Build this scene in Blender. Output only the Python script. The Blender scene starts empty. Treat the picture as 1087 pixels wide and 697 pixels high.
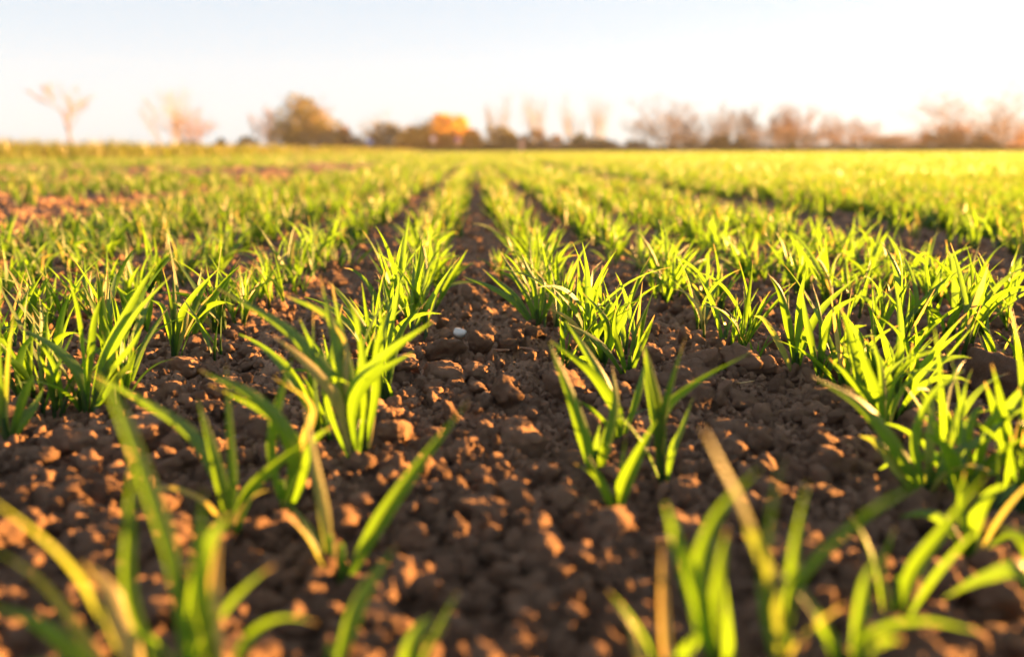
import bpy, bmesh, math, random
import numpy as np
from mathutils import Vector, Matrix, Euler

random.seed(11)
RNG = np.random.default_rng(11)
SC = bpy.context.scene
COL = SC.collection
R = math.radians

# ------------------------------------------------------------------ camera
H = 0.13                      # lens height above the soil
FPX = 845.4                   # focal length in photograph pixels (28 mm on 36 mm)
PITCH = math.atan(188.7 / FPX)
YAW = math.atan(38.5 / math.hypot(FPX, 190.5))
cam_d = bpy.data.cameras.new('camera')
cam = bpy.data.objects.new('camera', cam_d)
COL.objects.link(cam)
cam_d.lens = 28.0
cam_d.sensor_width = 36.0
cam_d.clip_start = 0.005
cam_d.clip_end = 3000
cam.location = (0, 0, H)
cam.rotation_euler = Euler((math.pi / 2 - PITCH, 0, -YAW), 'XYZ')
cam_d.dof.use_dof = True
cam_d.dof.focus_distance = 0.50
cam_d.dof.aperture_fstop = 5.0
cam_d.dof.aperture_blades = 0
SC.camera = cam

# ------------------------------------------------------------------ light
SUN_EL, SUN_AZ = R(8.3), R(68.0)      # azimuth clockwise from +Y (view direction)
w = bpy.data.worlds.new('World')
SC.world = w
w.use_nodes = True
nt = w.node_tree
bg = nt.nodes['Background']
sky = nt.nodes.new('ShaderNodeTexSky')
sky.sky_type = 'NISHITA'
sky.sun_disc = False
sky.sun_elevation = SUN_EL
sky.sun_rotation = SUN_AZ
sky.air_density = 0.8
sky.dust_density = 0.6
sky.ozone_density = 1.0
bg.inputs['Strength'].default_value = 0.0235
veil = nt.nodes.new('ShaderNodeMix')            # even pale colour added over the sky to flatten it and lift shadows
veil.data_type = 'RGBA'
veil.inputs['Factor'].default_value = 0.82
veil.inputs[7].default_value = (2.55, 2.98, 3.40, 1)
nt.links.new(sky.outputs[0], veil.inputs[6])
nt.links.new(veil.outputs[2], bg.inputs['Color'])
sl = bpy.data.lights.new('sun', 'SUN')
so = bpy.data.objects.new('sun', sl)
COL.objects.link(so)
sl.energy = 5.0
sl.angle = R(0.6)
sl.color = (1.0, 0.49, 0.13)
so.location = (3, 3, 3)
sd = Vector((math.sin(SUN_AZ) * math.cos(SUN_EL), math.cos(SUN_AZ) * math.cos(SUN_EL), math.sin(SUN_EL)))
so.rotation_euler = sd.to_track_quat('Z', 'Y').to_euler()
SC.view_settings.view_transform = 'Standard'
SC.view_settings.look = 'None'
SC.view_settings.exposure = 3.6
SC.view_settings.gamma = 1.0
SC.view_settings.use_curve_mapping = False
SC.render.engine = 'CYCLES'
SC.cycles.max_bounces = 8
SC.cycles.diffuse_bounces = 3
SC.cycles.transmission_bounces = 4
SC.cycles.transparent_max_bounces = 4

# ------------------------------------------------------------------ helpers
CAMROT = cam.rotation_euler.to_matrix()
FWD = Vector((math.sin(YAW), math.cos(YAW), 0))


def ray(px, py):
    return (CAMROT @ Vector(((px - 543.5) / FPX, -(py - 348.5) / FPX, -1.0))).normalized()


def at_ground(px, py):
    """point of the modelled soil seen at a pixel of the photograph"""
    d = ray(px, py)
    z = np.linspace(0.022, -0.022, 700)
    t = (z - H) / d.z
    under = np.nonzero(z <= ground_h(d.x * t, d.y * t))[0]
    k = under[0] if len(under) else len(t) // 2
    return Vector((0, 0, H)) + d * float(t[k])


def at_depth(px, py, s):
    """point seen at a pixel, s metres ahead of the lens"""
    d = ray(px, py)
    return Vector((0, 0, H)) + d * (s / d.dot(FWD))


def link(o, parent=None):
    COL.objects.link(o)
    if parent is not None:
        o.parent = parent
    return o


def tag(o, label=None, cat=None, group=None, kind=None):
    if label: o['label'] = label
    if cat: o['category'] = cat
    if group: o['group'] = group
    if kind: o['kind'] = kind
    return o


def empty(name, loc, rz=0.0):
    o = bpy.data.objects.new(name, None)
    o.empty_display_size = 0.01
    o.location = loc
    o.rotation_euler = (0, 0, rz)
    return link(o)


def mesh_np(name, V, quads=None, tris=None, smooth=True, attr=None, attr_name='leafdata'):
    """mesh from numpy arrays"""
    me = bpy.data.meshes.new(name)
    V = np.asarray(V, dtype=np.float32).reshape(-1, 3)
    loops, starts, n = [], [], 0
    if quads is not None and len(quads):
        q = np.asarray(quads, dtype=np.int32).reshape(-1, 4)
        loops.append(q.ravel()); starts.append(np.arange(len(q), dtype=np.int32) * 4 + n); n += q.size
    if tris is not None and len(tris):
        t = np.asarray(tris, dtype=np.int32).reshape(-1, 3)
        loops.append(t.ravel()); starts.append(np.arange(len(t), dtype=np.int32) * 3 + n); n += t.size
    loops = np.concatenate(loops); starts = np.concatenate(starts)
    me.vertices.add(len(V)); me.vertices.foreach_set('co', V.ravel())
    me.loops.add(len(loops)); me.loops.foreach_set('vertex_index', loops)
    me.polygons.add(len(starts)); me.polygons.foreach_set('loop_start', starts)
    if smooth:
        me.polygons.foreach_set('use_smooth', np.ones(len(starts), dtype=bool))
    if attr is not None:
        a = me.attributes.new(attr_name, 'FLOAT_COLOR', 'POINT')
        a.data.foreach_set('color', np.asarray(attr, dtype=np.float32).ravel())
    me.update(calc_edges=True)
    return me


def obj(name, me, mat, parent=None):
    o = bpy.data.objects.new(name, me)
    if mat is not None and not me.materials:
        me.materials.append(mat)
    return link(o, parent)


def _hash(ix, iy, iz, seed):
    h = (ix.astype(np.int64) * 374761393 + iy.astype(np.int64) * 668265263 + iz.astype(np.int64) * 2147483647 + seed * 974634777) & 0xFFFFFFFF
    h = ((h ^ (h >> 13)) * 1274126177) & 0xFFFFFFFF
    h = ((h ^ (h >> 16)) * 2246822519) & 0xFFFFFFFF
    h = h ^ (h >> 15)
    return (h & 0xFFFFFF).astype(np.float64) / float(0xFFFFFF)


def vnoise(x, y, z=None, seed=0):
    """smooth value noise, -1..1"""
    x = np.asarray(x, dtype=np.float64); y = np.asarray(y, dtype=np.float64)
    z = np.zeros_like(x) if z is None else np.asarray(z, dtype=np.float64)
    ix, iy, iz = np.floor(x), np.floor(y), np.floor(z)
    fx, fy, fz = x - ix, y - iy, z - iz
    fx = fx * fx * (3 - 2 * fx); fy = fy * fy * (3 - 2 * fy); fz = fz * fz * (3 - 2 * fz)
    out = 0
    for dx in (0, 1):
        for dy in (0, 1):
            for dz in (0, 1):
                wgt = (fx if dx else 1 - fx) * (fy if dy else 1 - fy) * (fz if dz else 1 - fz)
                out = out + wgt * _hash(ix + dx, iy + dy, iz + dz, seed)
    return out * 2 - 1


def cells(x, y, size, seed):
    """rounded lumps: height of the tallest hemisphere-like bump at x, y, 0..1"""
    gx, gy = x / size, y / size
    ix, iy = np.floor(gx), np.floor(gy)
    best = np.zeros_like(gx)
    zero = np.zeros_like(ix)
    for dx in (-1, 0, 1):
        for dy in (-1, 0, 1):
            cx, cy = ix + dx, iy + dy
            jx = _hash(cx, cy, zero, seed); jy = _hash(cx, cy, zero, seed + 1); rr = 0.25 + 0.45 * _hash(cx, cy, zero, seed + 2)
            d2 = ((gx - cx - jx) ** 2 + (gy - cy - jy) ** 2) / rr ** 2
            best = np.maximum(best, np.sqrt(np.clip(1 - d2, 0, 1)) * rr)
    return best


ROWS_NEAR = {-1: -0.055, 0: 0.056}


def row_x(k):
    """x of sown row k; row 0 is the first right of the bare centre strip"""
    if k >= 0:
        return 0.056 + 0.123 * k
    return -0.057 - 0.128 * (-k - 1)


def ground_h(x, y):
    x = np.asarray(x, dtype=np.float64); y = np.asarray(y, dtype=np.float64)
    wx = x + 0.006 * vnoise(x / 0.03, y / 0.03, seed=31)
    wy = y + 0.006 * vnoise(x / 0.03, y / 0.03, seed=32)
    h = 0.005 * vnoise(x / 0.11, y / 0.16, seed=1) + 0.0035 * vnoise(x / 0.035, y / 0.035, seed=2)
    h = h + 0.009 * cells(wx, wy, 0.030, 5) * (0.5 + 0.5 * vnoise(x / 0.06, y / 0.06, seed=9))
    h = h + 0.0065 * cells(wx, wy, 0.013, 15)
    h = h + 0.0045 * cells(x, y, 0.0062, 25) + 0.0026 * vnoise(x / 0.007, y / 0.007, seed=51) + 0.0014 * vnoise(x / 0.003, y / 0.003, seed=52)
    far = np.clip((y - 1.0) / 3.0, 0, 1)
    h = h + far * 0.012 * vnoise(x / 0.35, y / 0.35, seed=41) + np.clip((-x - 0.55) / 0.2, 0, 1) * 0.028 * cells(wx, wy, 0.10, 45)
    return h - 0.006


# ------------------------------------------------------------------ materials
def new_mat(name):
    m = bpy.data.materials.new(name)
    m.use_nodes = True
    t = m.node_tree
    for n in list(t.nodes):
        t.nodes.remove(n)
    out = t.nodes.new('ShaderNodeOutputMaterial')
    return m, t, out


def node(t, kind, **kw):
    n = t.nodes.new(kind)
    for k, v in kw.items():
        if k in n.inputs.keys() if isinstance(k, str) else False:
            n.inputs[k].default_value = v
        else:
            setattr(n, k, v)
    return n


def mixc(t, fac, a, b, blend='MIX'):
    n = t.nodes.new('ShaderNodeMix')
    n.data_type = 'RGBA'
    n.blend_type = blend
    for s, v in ((n.inputs['Factor'], fac), (n.inputs['A'] if False else n.inputs[6], a), (n.inputs[7], b)):
        if isinstance(v, bpy.types.NodeSocket):
            t.links.new(v, s)
        elif isinstance(v, (int, float)):
            s.default_value = v
        else:
            s.default_value = (*v, 1.0)
    return n.outputs[2]


def math_n(t, op, a, b=None, clamp=False):
    n = t.nodes.new('ShaderNodeMath')
    n.operation = op
    n.use_clamp = clamp
    for i, v in enumerate((a, b)):
        if v is None: continue
        if isinstance(v, bpy.types.NodeSocket):
            t.links.new(v, n.inputs[i])
        else:
            n.inputs[i].default_value = v
    return n.outputs[0]


def ramp(t, fac, stops):
    n = t.nodes.new('ShaderNodeValToRGB')
    e = n.color_ramp.elements
    while len(e) < len(stops): e.new(0.5)
    for i, (p, c) in enumerate(stops):
        e[i].position = p
        e[i].color = (*c, 1) if len(c) == 3 else c
    t.links.new(fac, n.inputs[0])
    return n.outputs[0]


def noise_tex(t, scale, detail=4, rough=0.6, coord='Object'):
    tc = t.nodes.new('ShaderNodeTexCoord')
    n = t.nodes.new('ShaderNodeTexNoise')
    n.inputs['Scale'].default_value = scale
    n.inputs['Detail'].default_value = detail
    n.inputs['Roughness'].default_value = rough
    t.links.new(tc.outputs[coord], n.inputs['Vector'])
    return n.outputs['Fac']


def soil_mat(name, cols, scale=1.0, bump=0.9, fine=620.0):
    m, t, out = new_mat(name)
    a = noise_tex(t, 28 * scale, 6, 0.65)
    b = noise_tex(t, 210 * scale, 5, 0.7)
    c = ramp(t, a, [(0.30, cols[0]), (0.52, cols[1]), (0.72, cols[2])])
    g = ramp(t, b, [(0.33, (0.55, 0.55, 0.56)), (0.55, (1, 1, 1)), (0.75, (1.35, 1.3, 1.22))])
    col = mixc(t, 0.85, c, g, 'MULTIPLY')
    oi = t.nodes.new('ShaderNodeObjectInfo')
    v = math_n(t, 'ADD', math_n(t, 'MULTIPLY', oi.outputs['Random'], 0.6), 0.72)
    col = mixc(t, 1.0, col, v, 'MULTIPLY')
    p = t.nodes.new('ShaderNodeBsdfPrincipled')
    t.links.new(col, p.inputs['Base Color'])
    p.inputs['Roughness'].default_value = 0.95
    p.inputs['Specular IOR Level'].default_value = 0.15
    bp = t.nodes.new('ShaderNodeBump')
    bp.inputs['Strength'].default_value = bump
    bp.inputs['Distance'].default_value = 0.002
    f = noise_tex(t, fine, 5, 0.7)
    t.links.new(f, bp.inputs['Height'])
    t.links.new(bp.outputs[0], p.inputs['Normal'])
    t.links.new(p.outputs[0], out.inputs['Surface'])
    return m


def leaf_mat(name, dark, light, trans, dry=(0.62, 0.47, 0.22), tmix=0.5, rough=0.42, veins=True, spec=0.75):
    """leafdata: R along the blade, G random per blade, B dryness, also painted sun paleness, A across the blade"""
    m, t, out = new_mat(name)
    at = t.nodes.new('ShaderNodeAttribute')
    at.attribute_name = 'leafdata'
    sep = t.nodes.new('ShaderNodeSeparateColor')
    t.links.new(at.outputs['Color'], sep.inputs[0])
    along, rnd, dryv, across = sep.outputs[0], sep.outputs[1], sep.outputs[2], at.outputs['Alpha']
    n1 = noise_tex(t, 90, 3, 0.6)
    f = math_n(t, 'ADD', math_n(t, 'MULTIPLY', rnd, 0.65), math_n(t, 'MULTIPLY', n1, 0.45), True)
    base = mixc(t, f, dark, light)
    trc = mixc(t, f, tuple(c * 0.72 for c in trans), tuple(min(1, c * 1.2) for c in trans))
    # the sheath end is a deeper green, the very tip often straw
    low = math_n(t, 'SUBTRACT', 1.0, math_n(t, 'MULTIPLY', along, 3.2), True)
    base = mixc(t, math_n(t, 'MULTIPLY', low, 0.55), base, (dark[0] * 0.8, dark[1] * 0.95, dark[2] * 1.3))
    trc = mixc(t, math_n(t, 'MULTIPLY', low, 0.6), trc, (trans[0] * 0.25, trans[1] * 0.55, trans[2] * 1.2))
    tipf = math_n(t, 'MULTIPLY', math_n(t, 'SUBTRACT', along, math_n(t, 'ADD', 0.86, math_n(t, 'MULTIPLY', rnd, 0.14))), 14.0, True)
    dr = math_n(t, 'MAXIMUM', math_n(t, 'MULTIPLY', tipf, 0.8), math_n(t, 'MULTIPLY', dryv, math_n(t, 'ADD', 0.35, math_n(t, 'MULTIPLY', n1, 0.9)), True), True)
    base = mixc(t, dr, base, dry)
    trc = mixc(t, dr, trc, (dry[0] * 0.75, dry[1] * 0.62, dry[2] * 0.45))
    rib = math_n(t, 'SUBTRACT', 1.0, math_n(t, 'MULTIPLY', math_n(t, 'ABSOLUTE', math_n(t, 'SUBTRACT', across, 0.5)), 14.0), True)
    base = mixc(t, math_n(t, 'MULTIPLY', rib, 0.35), base, tuple(min(1, c * 1.6 + 0.02) for c in light))
    trc = mixc(t, math_n(t, 'MULTIPLY', rib, 0.3), trc, tuple(c * 0.6 for c in trans))
    p = t.nodes.new('ShaderNodeBsdfPrincipled')
    t.links.new(base, p.inputs['Base Color'])
    p.inputs['Roughness'].default_value = rough
    p.inputs['Specular IOR Level'].default_value = spec
    tr = t.nodes.new('ShaderNodeBsdfTranslucent')
    t.links.new(trc, tr.inputs['Color'])
    if veins:
        wv = math_n(t, 'SINE', math_n(t, 'MULTIPLY', across, 62.0))
        bp = t.nodes.new('ShaderNodeBump')
        bp.inputs['Strength'].default_value = 0.25
        bp.inputs['Distance'].default_value = 0.0003
        t.links.new(wv, bp.inputs['Height'])
        t.links.new(bp.outputs[0], p.inputs['Normal'])
    mx = t.nodes.new('ShaderNodeMixShader')
    mx.inputs[0].default_value = tmix
    t.links.new(p.outputs[0], mx.inputs[1])
    t.links.new(tr.outputs[0], mx.inputs[2])
    t.links.new(mx.outputs[0], out.inputs['Surface'])
    return m


def plain_mat(name, col, rough=0.6, var=0.25, scale=8.0, metal=0.0):
    m, t, out = new_mat(name)
    n = noise_tex(t, scale, 4, 0.6)
    c = mixc(t, n, tuple(v * (1 - var) for v in col), tuple(min(1, v * (1 + var)) for v in col))
    p = t.nodes.new('ShaderNodeBsdfPrincipled')
    t.links.new(c, p.inputs['Base Color'])
    p.inputs['Roughness'].default_value = rough
    p.inputs['Metallic'].default_value = metal
    t.links.new(p.outputs[0], out.inputs['Surface'])
    return m


SOIL_COLS = ((0.200, 0.120, 0.080), (0.300, 0.180, 0.117), (0.410, 0.255, 0.172))
M_SOIL = soil_mat('tilled_soil', SOIL_COLS)
M_CLOD = soil_mat('clod_soil', ((0.205, 0.122, 0.080), (0.305, 0.182, 0.118), (0.415, 0.258, 0.173)), 1.0, 1.0, 480.0)
M_LAND = soil_mat('far_land', ((0.07, 0.08, 0.03), (0.10, 0.10, 0.04), (0.14, 0.11, 0.06)), 0.02, 0.2, 4.0)
M_STONE = plain_mat('pale_flint', (0.42, 0.40, 0.39), 0.55, 0.3, 260.0)
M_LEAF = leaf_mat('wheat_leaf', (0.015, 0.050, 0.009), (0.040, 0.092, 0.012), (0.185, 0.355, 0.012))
M_FAR = leaf_mat('wheat_leaf_far', (0.018, 0.050, 0.009), (0.045, 0.092, 0.012), (0.135, 0.262, 0.009), veins=False)
M_VERGE = leaf_mat('verge_grass', (0.035, 0.052, 0.010), (0.085, 0.090, 0.016), (0.16, 0.20, 0.015), veins=False)


# ------------------------------------------------------------------ grass blades
def width_profile(t):
    a = 0.28 + 0.72 * np.clip(t / 0.36, 0, 1) ** 0.9
    b = 1 - np.clip((t - 0.34) / 0.66, 0, 1) ** 1.6
    return a * b


def ribbon(P, S, W, fold=0.22, rnd=None, dry=None, three=True):
    """P (N, n, 3) points along each blade, S (N, n, 3) unit side vectors, W (N,) widths -> verts, quads, attributes"""
    N, n, _ = P.shape
    t = np.linspace(0, 1, n)
    T = np.gradient(P, axis=1)
    T /= np.linalg.norm(T, axis=2, keepdims=True) + 1e-12
    S = S - (S * T).sum(2, keepdims=True) * T
    S /= np.linalg.norm(S, axis=2, keepdims=True) + 1e-12
    Nn = np.cross(S, T)
    hw = 0.5 * W[:, None] * width_profile(t)[None, :]
    hw = np.maximum(hw, 0.00012)[..., None]
    rnd = np.random.rand(N) if rnd is None else rnd
    dry = np.zeros(N) if dry is None else dry
    k = 3 if three else 2
    V = np.empty((N, n, k, 3))
    A = np.empty((N, n, k, 4))
    A[..., 0] = t[None, :, None]; A[..., 1] = rnd[:, None, None]; A[..., 2] = dry[:, None, None]
    if three:
        V[:, :, 0] = P - S * hw + Nn * hw * fold
        V[:, :, 1] = P - Nn * hw * fold
        V[:, :, 2] = P + S * hw + Nn * hw * fold
        A[:, :, 0, 3] = 0; A[:, :, 1, 3] = 0.5; A[:, :, 2, 3] = 1
    else:
        V[:, :, 0] = P - S * hw; V[:, :, 1] = P + S * hw
        A[:, :, 0, 3] = 0.1; A[:, :, 1, 3] = 0.9
    idx = np.arange(N * n * k).reshape(N, n, k)
    Q = np.stack([idx[:, :-1, :-1], idx[:, :-1, 1:], idx[:, 1:, 1:], idx[:, 1:, :-1]], axis=-1)
    return V.reshape(-1, 3), Q.reshape(-1, 4), A.reshape(-1, 4)


def grow(base, az, th0, th1, L, twist, n, power=1.4, roll0=None):
    """blade centre lines that lean over towards azimuth az; angles from vertical"""
    N = len(az)
    t = np.linspace(0, 1, n)
    th = th0[:, None] + (th1 - th0)[:, None] * t[None, :] ** power
    dirs = np.stack([np.sin(th) * np.sin(az)[:, None], np.sin(th) * np.cos(az)[:, None], np.cos(th)], axis=-1)
    step = L[:, None, None] / (n - 1)
    P = np.concatenate([np.zeros((N, 1, 3)), np.cumsum(0.5 * (dirs[:, :-1] + dirs[:, 1:]) * step, axis=1)], axis=1) + base[:, None, :]
    side0 = np.stack([np.cos(az), -np.sin(az), np.zeros(N)], axis=-1)[:, None, :] * np.ones((1, n, 1))
    up = np.cross(side0, dirs)
    roll = (0 if roll0 is None else roll0[:, None]) + twist[:, None] * t[None, :]
    S = side0 * np.cos(roll)[..., None] + up * np.sin(roll)[..., None]
    return P, S


def catmull(pts, n):
    pts = [np.array(p, float) for p in pts]
    if len(pts) == 2:
        pts = [pts[0], (pts[0] + pts[1]) / 2, pts[1]]
    ext = [2 * pts[0] - pts[1]] + pts + [2 * pts[-1] - pts[-2]]
    seg = len(pts) - 1
    out = []
    for u in np.linspace(0, seg, n):
        i = min(int(u), seg - 1); f = u - i
        p0, p1, p2, p3 = ext[i:i + 4]
        out.append(0.5 * (2 * p1 + (p2 - p0) * f + (2 * p0 - 5 * p1 + 4 * p2 - p3) * f * f + (3 * p1 - p0 - 3 * p2 + p3) * f ** 3))
    return np.array(out)


def stem_mesh(h, r, lean=(0, 0), n=6):
    """short sheath the leaves come out of, slightly flattened, rooted a little under the soil"""
    V, Q = [], []
    for i, (t, rr) in enumerate(((-0.25, 0.8), (0.0, 1.0), (0.5, 0.9), (1.0, 0.62))):
        for j in range(n):
            a = 2 * math.pi * j / n
            V.append((lean[0] * max(t, 0) * h + rr * r * math.cos(a), lean[1] * max(t, 0) * h + 0.75 * rr * r * math.sin(a), t * h))
    for i in range(3):
        for j in range(n):
            Q.append((i * n + j, i * n + (j + 1) % n, (i + 1) * n + (j + 1) % n, (i + 1) * n + j))
    A = np.zeros((len(V), 4)); A[:, 0] = 0.12; A[:, 1] = random.random(); A[:, 3] = 0.3
    return mesh_np('stem', V, Q, attr=A)


def seedling_proto(seed):
    """list of (name, mesh) for one wheat seedling about 60 mm tall"""
    r = np.random.default_rng(seed)
    random.seed(seed)
    parts = []
    shoots = r.integers(2, 6)
    for s in range(shoots):
        off = np.array([r.normal(0, 0.0065), r.normal(0, 0.0065), 0.0]) if s else np.zeros(3)
        nl = int(r.integers(2, 4))
        a0 = r.uniform(0, 2 * math.pi)
        tilt_az, tilt = r.uniform(0, 2 * math.pi), r.uniform(0.02, 0.22)
        for i in range(nl):
            az = a0 + math.pi * (i % 2) + r.normal(0, 0.45)
            young = i == nl - 1
            L = r.uniform(0.034, 0.060) if young else r.uniform(0.042, 0.078)
            th0 = r.uniform(0.02, 0.15) if young else r.uniform(0.10, 0.42)
            th1 = r.uniform(0.1, 0.7) if young else r.choice([r.uniform(0.4, 0.95), r.uniform(0.9, 1.9)], p=[0.58, 0.42])
            wd = r.uniform(0.0027, 0.0040) if young else r.uniform(0.0036, 0.0060)
            P, S = grow(off[None], np.array([az]), np.array([th0]), np.array([th1]), np.array([L]), np.array([r.normal(0, 1.0)]), 13, r.uniform(1.1, 2.2), np.array([r.normal(0, 0.5)]))
            P[0, :, 0] += tilt * math.sin(tilt_az) * np.linspace(0, L, 13); P[0, :, 1] += tilt * math.cos(tilt_az) * np.linspace(0, L, 13)
            P[0, 0, 2] -= 0.004
            dry = r.uniform(0.5, 0.95) if r.random() < 0.07 else 0.0
            V, Q, A = ribbon(P, S, np.array([wd]), 0.28, np.array([r.random()]), np.array([dry]))
            parts.append(('leaf', mesh_np('leaf', V, Q, attr=A)))
        st = stem_mesh(r.uniform(0.012, 0.018), 0.0015, (tilt * math.sin(tilt_az), tilt * math.cos(tilt_az)))
        st.transform(Matrix.Translation(Vector(off)))
        parts.append(('stem', st))
    return parts


# ------------------------------------------------------------------ ground
# near soil: a fan of fine cells starting just behind the lens, modelled lump by lump
def near_soil():
    NR, NA = 1150, 860
    ay = -0.25
    r = np.geomspace(0.28, 8.0, NR)
    a = np.linspace(R(-47), R(47), NA)
    rr, aa = np.meshgrid(r, a, indexing='ij')
    x = rr * np.sin(aa); y = ay + rr * np.cos(aa)
    z = ground_h(x, y)
    edge = np.minimum(np.clip((R(47) - np.abs(aa)) / R(2), 0, 1), np.clip((8.0 - rr) / 0.6, 0, 1))
    z = z * edge - 0.03 * (1 - edge)
    V = np.stack([x, y, z], axis=-1).reshape(-1, 3)
    idx = np.arange(NR * NA).reshape(NR, NA)
    Q = np.stack([idx[:-1, :-1], idx[:-1, 1:], idx[1:, 1:], idx[1:, :-1]], axis=-1).reshape(-1, 4)[:, ::-1]
    o = obj('soil', mesh_np('soil', V, Q), M_SOIL)
    tag(o, kind='structure')


near_soil()
bm = bmesh.new()
for s in ((-60, -4), (60, -4), (60, 96), (-60, 96)):
    bm.verts.new((s[0], s[1], -0.022))
bm.faces.new(bm.verts)
me = bpy.data.meshes.new('field'); bm.to_mesh(me); bm.free()
tag(obj('field', me, M_SOIL), kind='structure')
bm = bmesh.new()
for s in ((-1500, -400), (1500, -400), (1500, 1800), (-1500, 1800)):
    bm.verts.new((s[0], s[1], -0.05))
bm.faces.new(bm.verts)
me = bpy.data.meshes.new('ground'); bm.to_mesh(me); bm.free()
tag(obj('ground', me, M_LAND), kind='structure')


# ------------------------------------------------------------------ clods and crumbs
def clod_mesh(seed, sub=4, angular=1.0, name='earth_clod', rough=1.0):
    r = np.random.default_rng(seed)
    bm = bmesh.new()
    bmesh.ops.create_icosphere(bm, subdivisions=sub, radius=1.0)
    D = np.array([v.co[:] for v in bm.verts])
    D /= np.linalg.norm(D, axis=1, keepdims=True)
    F = np.array([[v.index for v in f.verts] for f in bm.faces])
    bm.free()
    n = r.normal(size=(13, 3)); n /= np.linalg.norm(n, axis=1, keepdims=True)
    d = r.uniform(0.62, 1.0, 13)
    c = np.clip(D @ n.T, 1e-3, None)
    rad = np.concatenate([d[None, :] / c, np.full((len(D), 1), 1.12)], axis=1)
    rad = -np.log(np.exp(-rad * 11).sum(1)) / 11              # soft minimum: a chunk with rounded edges
    o = r.uniform(0, 50, 3)
    q = D * rad[:, None]
    f = 0.20 * vnoise(*(q * 1.6 + o).T, seed=seed) + 0.12 * vnoise(*(q * 3.7 + o).T, seed=seed + 1) + 0.11 * vnoise(*(q * 8 + o).T, seed=seed + 2)
    if sub >= 3:
        f = f + 0.07 * vnoise(*(q * 17 + o).T, seed=seed + 3) + 0.035 * vnoise(*(q * 34 + o).T, seed=seed + 4)
    V = D * (rad * (1 + f * rough))[:, None] * np.array([r.uniform(0.85, 1.2), r.uniform(0.8, 1.1), r.uniform(0.62, 0.88)])
    return mesh_np(name, V, tris=F, smooth=True)


def scatter(name, protos, P, rot, scl, mat):
    """one object: its own mesh holds the crumb shapes and one loose vertex per crumb, geometry nodes put them together"""
    Vs, Ts, ids, n = [], [], [], 0
    for i, me in enumerate(protos):
        v = np.empty(len(me.vertices) * 3, dtype=np.float32); me.vertices.foreach_get('co', v)
        l = np.empty(len(me.loops), dtype=np.int32); me.loops.foreach_get('vertex_index', l)
        Vs.append(v.reshape(-1, 3)); Ts.append(l.reshape(-1, 3) + n); n += len(me.vertices)
        ids.append(np.full(len(me.vertices), i))
    V = np.concatenate(Vs + [P]); T = np.concatenate(Ts)
    me = mesh_np(name, V, tris=T)
    pid = np.concatenate(ids + [np.full(len(P), -1)]).astype(np.int32)
    a = me.attributes.new('proto', 'INT', 'POINT'); a.data.foreach_set('value', pid)
    full = np.zeros((len(V), 3), dtype=np.float32); full[n:] = rot
    a = me.attributes.new('rot', 'FLOAT_VECTOR', 'POINT'); a.data.foreach_set('vector', full.ravel())
    fs = np.ones(len(V), dtype=np.float32); fs[n:] = scl
    a = me.attributes.new('scl', 'FLOAT', 'POINT'); a.data.foreach_set('value', fs)
    o = obj(name, me, mat)
    g = bpy.data.node_groups.new(name, 'GeometryNodeTree')
    g.interface.new_socket('Geometry', in_out='INPUT', socket_type='NodeSocketGeometry')
    g.interface.new_socket('Geometry', in_out='OUTPUT', socket_type='NodeSocketGeometry')
    N, Lk = g.nodes, g.links
    gi, go = N.new('NodeGroupInput'), N.new('NodeGroupOutput')

    def attr(nm, ty):
        q = N.new('GeometryNodeInputNamedAttribute'); q.data_type = ty; q.inputs['Name'].default_value = nm
        return q.outputs[0]
    cmp_ = N.new('FunctionNodeCompare'); cmp_.data_type = 'INT'; cmp_.operation = 'GREATER_EQUAL'
    ints = [s for s in cmp_.inputs if s.type == 'INT']
    Lk.new(attr('proto', 'INT'), ints[0]); ints[1].default_value = 0
    sepg = N.new('GeometryNodeSeparateGeometry'); sepg.domain = 'POINT'
    Lk.new(gi.outputs[0], sepg.inputs['Geometry']); Lk.new(cmp_.outputs[0], sepg.inputs['Selection'])
    spl = N.new('GeometryNodeSplitToInstances'); spl.domain = 'POINT'
    Lk.new(sepg.outputs['Selection'], spl.inputs['Geometry']); Lk.new(attr('proto', 'INT'), spl.inputs['Group ID'])
    iop = N.new('GeometryNodeInstanceOnPoints')
    Lk.new(sepg.outputs['Inverted'], iop.inputs['Points']); Lk.new(spl.outputs[0], iop.inputs['Instance'])
    iop.inputs['Pick Instance'].default_value = True
    rv = N.new('FunctionNodeRandomValue'); rv.data_type = 'INT'
    ri = [s for s in rv.inputs if s.type == 'INT']
    ri[0].default_value = 0; ri[1].default_value = len(protos) - 1
    Lk.new([s for s in rv.outputs if s.type == 'INT'][0], iop.inputs['Instance Index'])
    Lk.new(attr('rot', 'FLOAT_VECTOR'), iop.inputs['Rotation']); Lk.new(attr('scl', 'FLOAT'), iop.inputs['Scale'])
    Lk.new(iop.outputs[0], go.inputs[0])
    md = o.modifiers.new('crumbs', 'NODES'); md.node_group = g
    return o


def in_view_xy(n, y0, y1, power):
    """random ground points inside a wide wedge ahead of the lens, denser close by"""
    y = y0 * (y1 / y0) ** (RNG.random(n) ** power)
    x = RNG.uniform(-1, 1, n) * (0.80 * y + 0.10) + 0.04 * y
    return x, y


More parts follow.
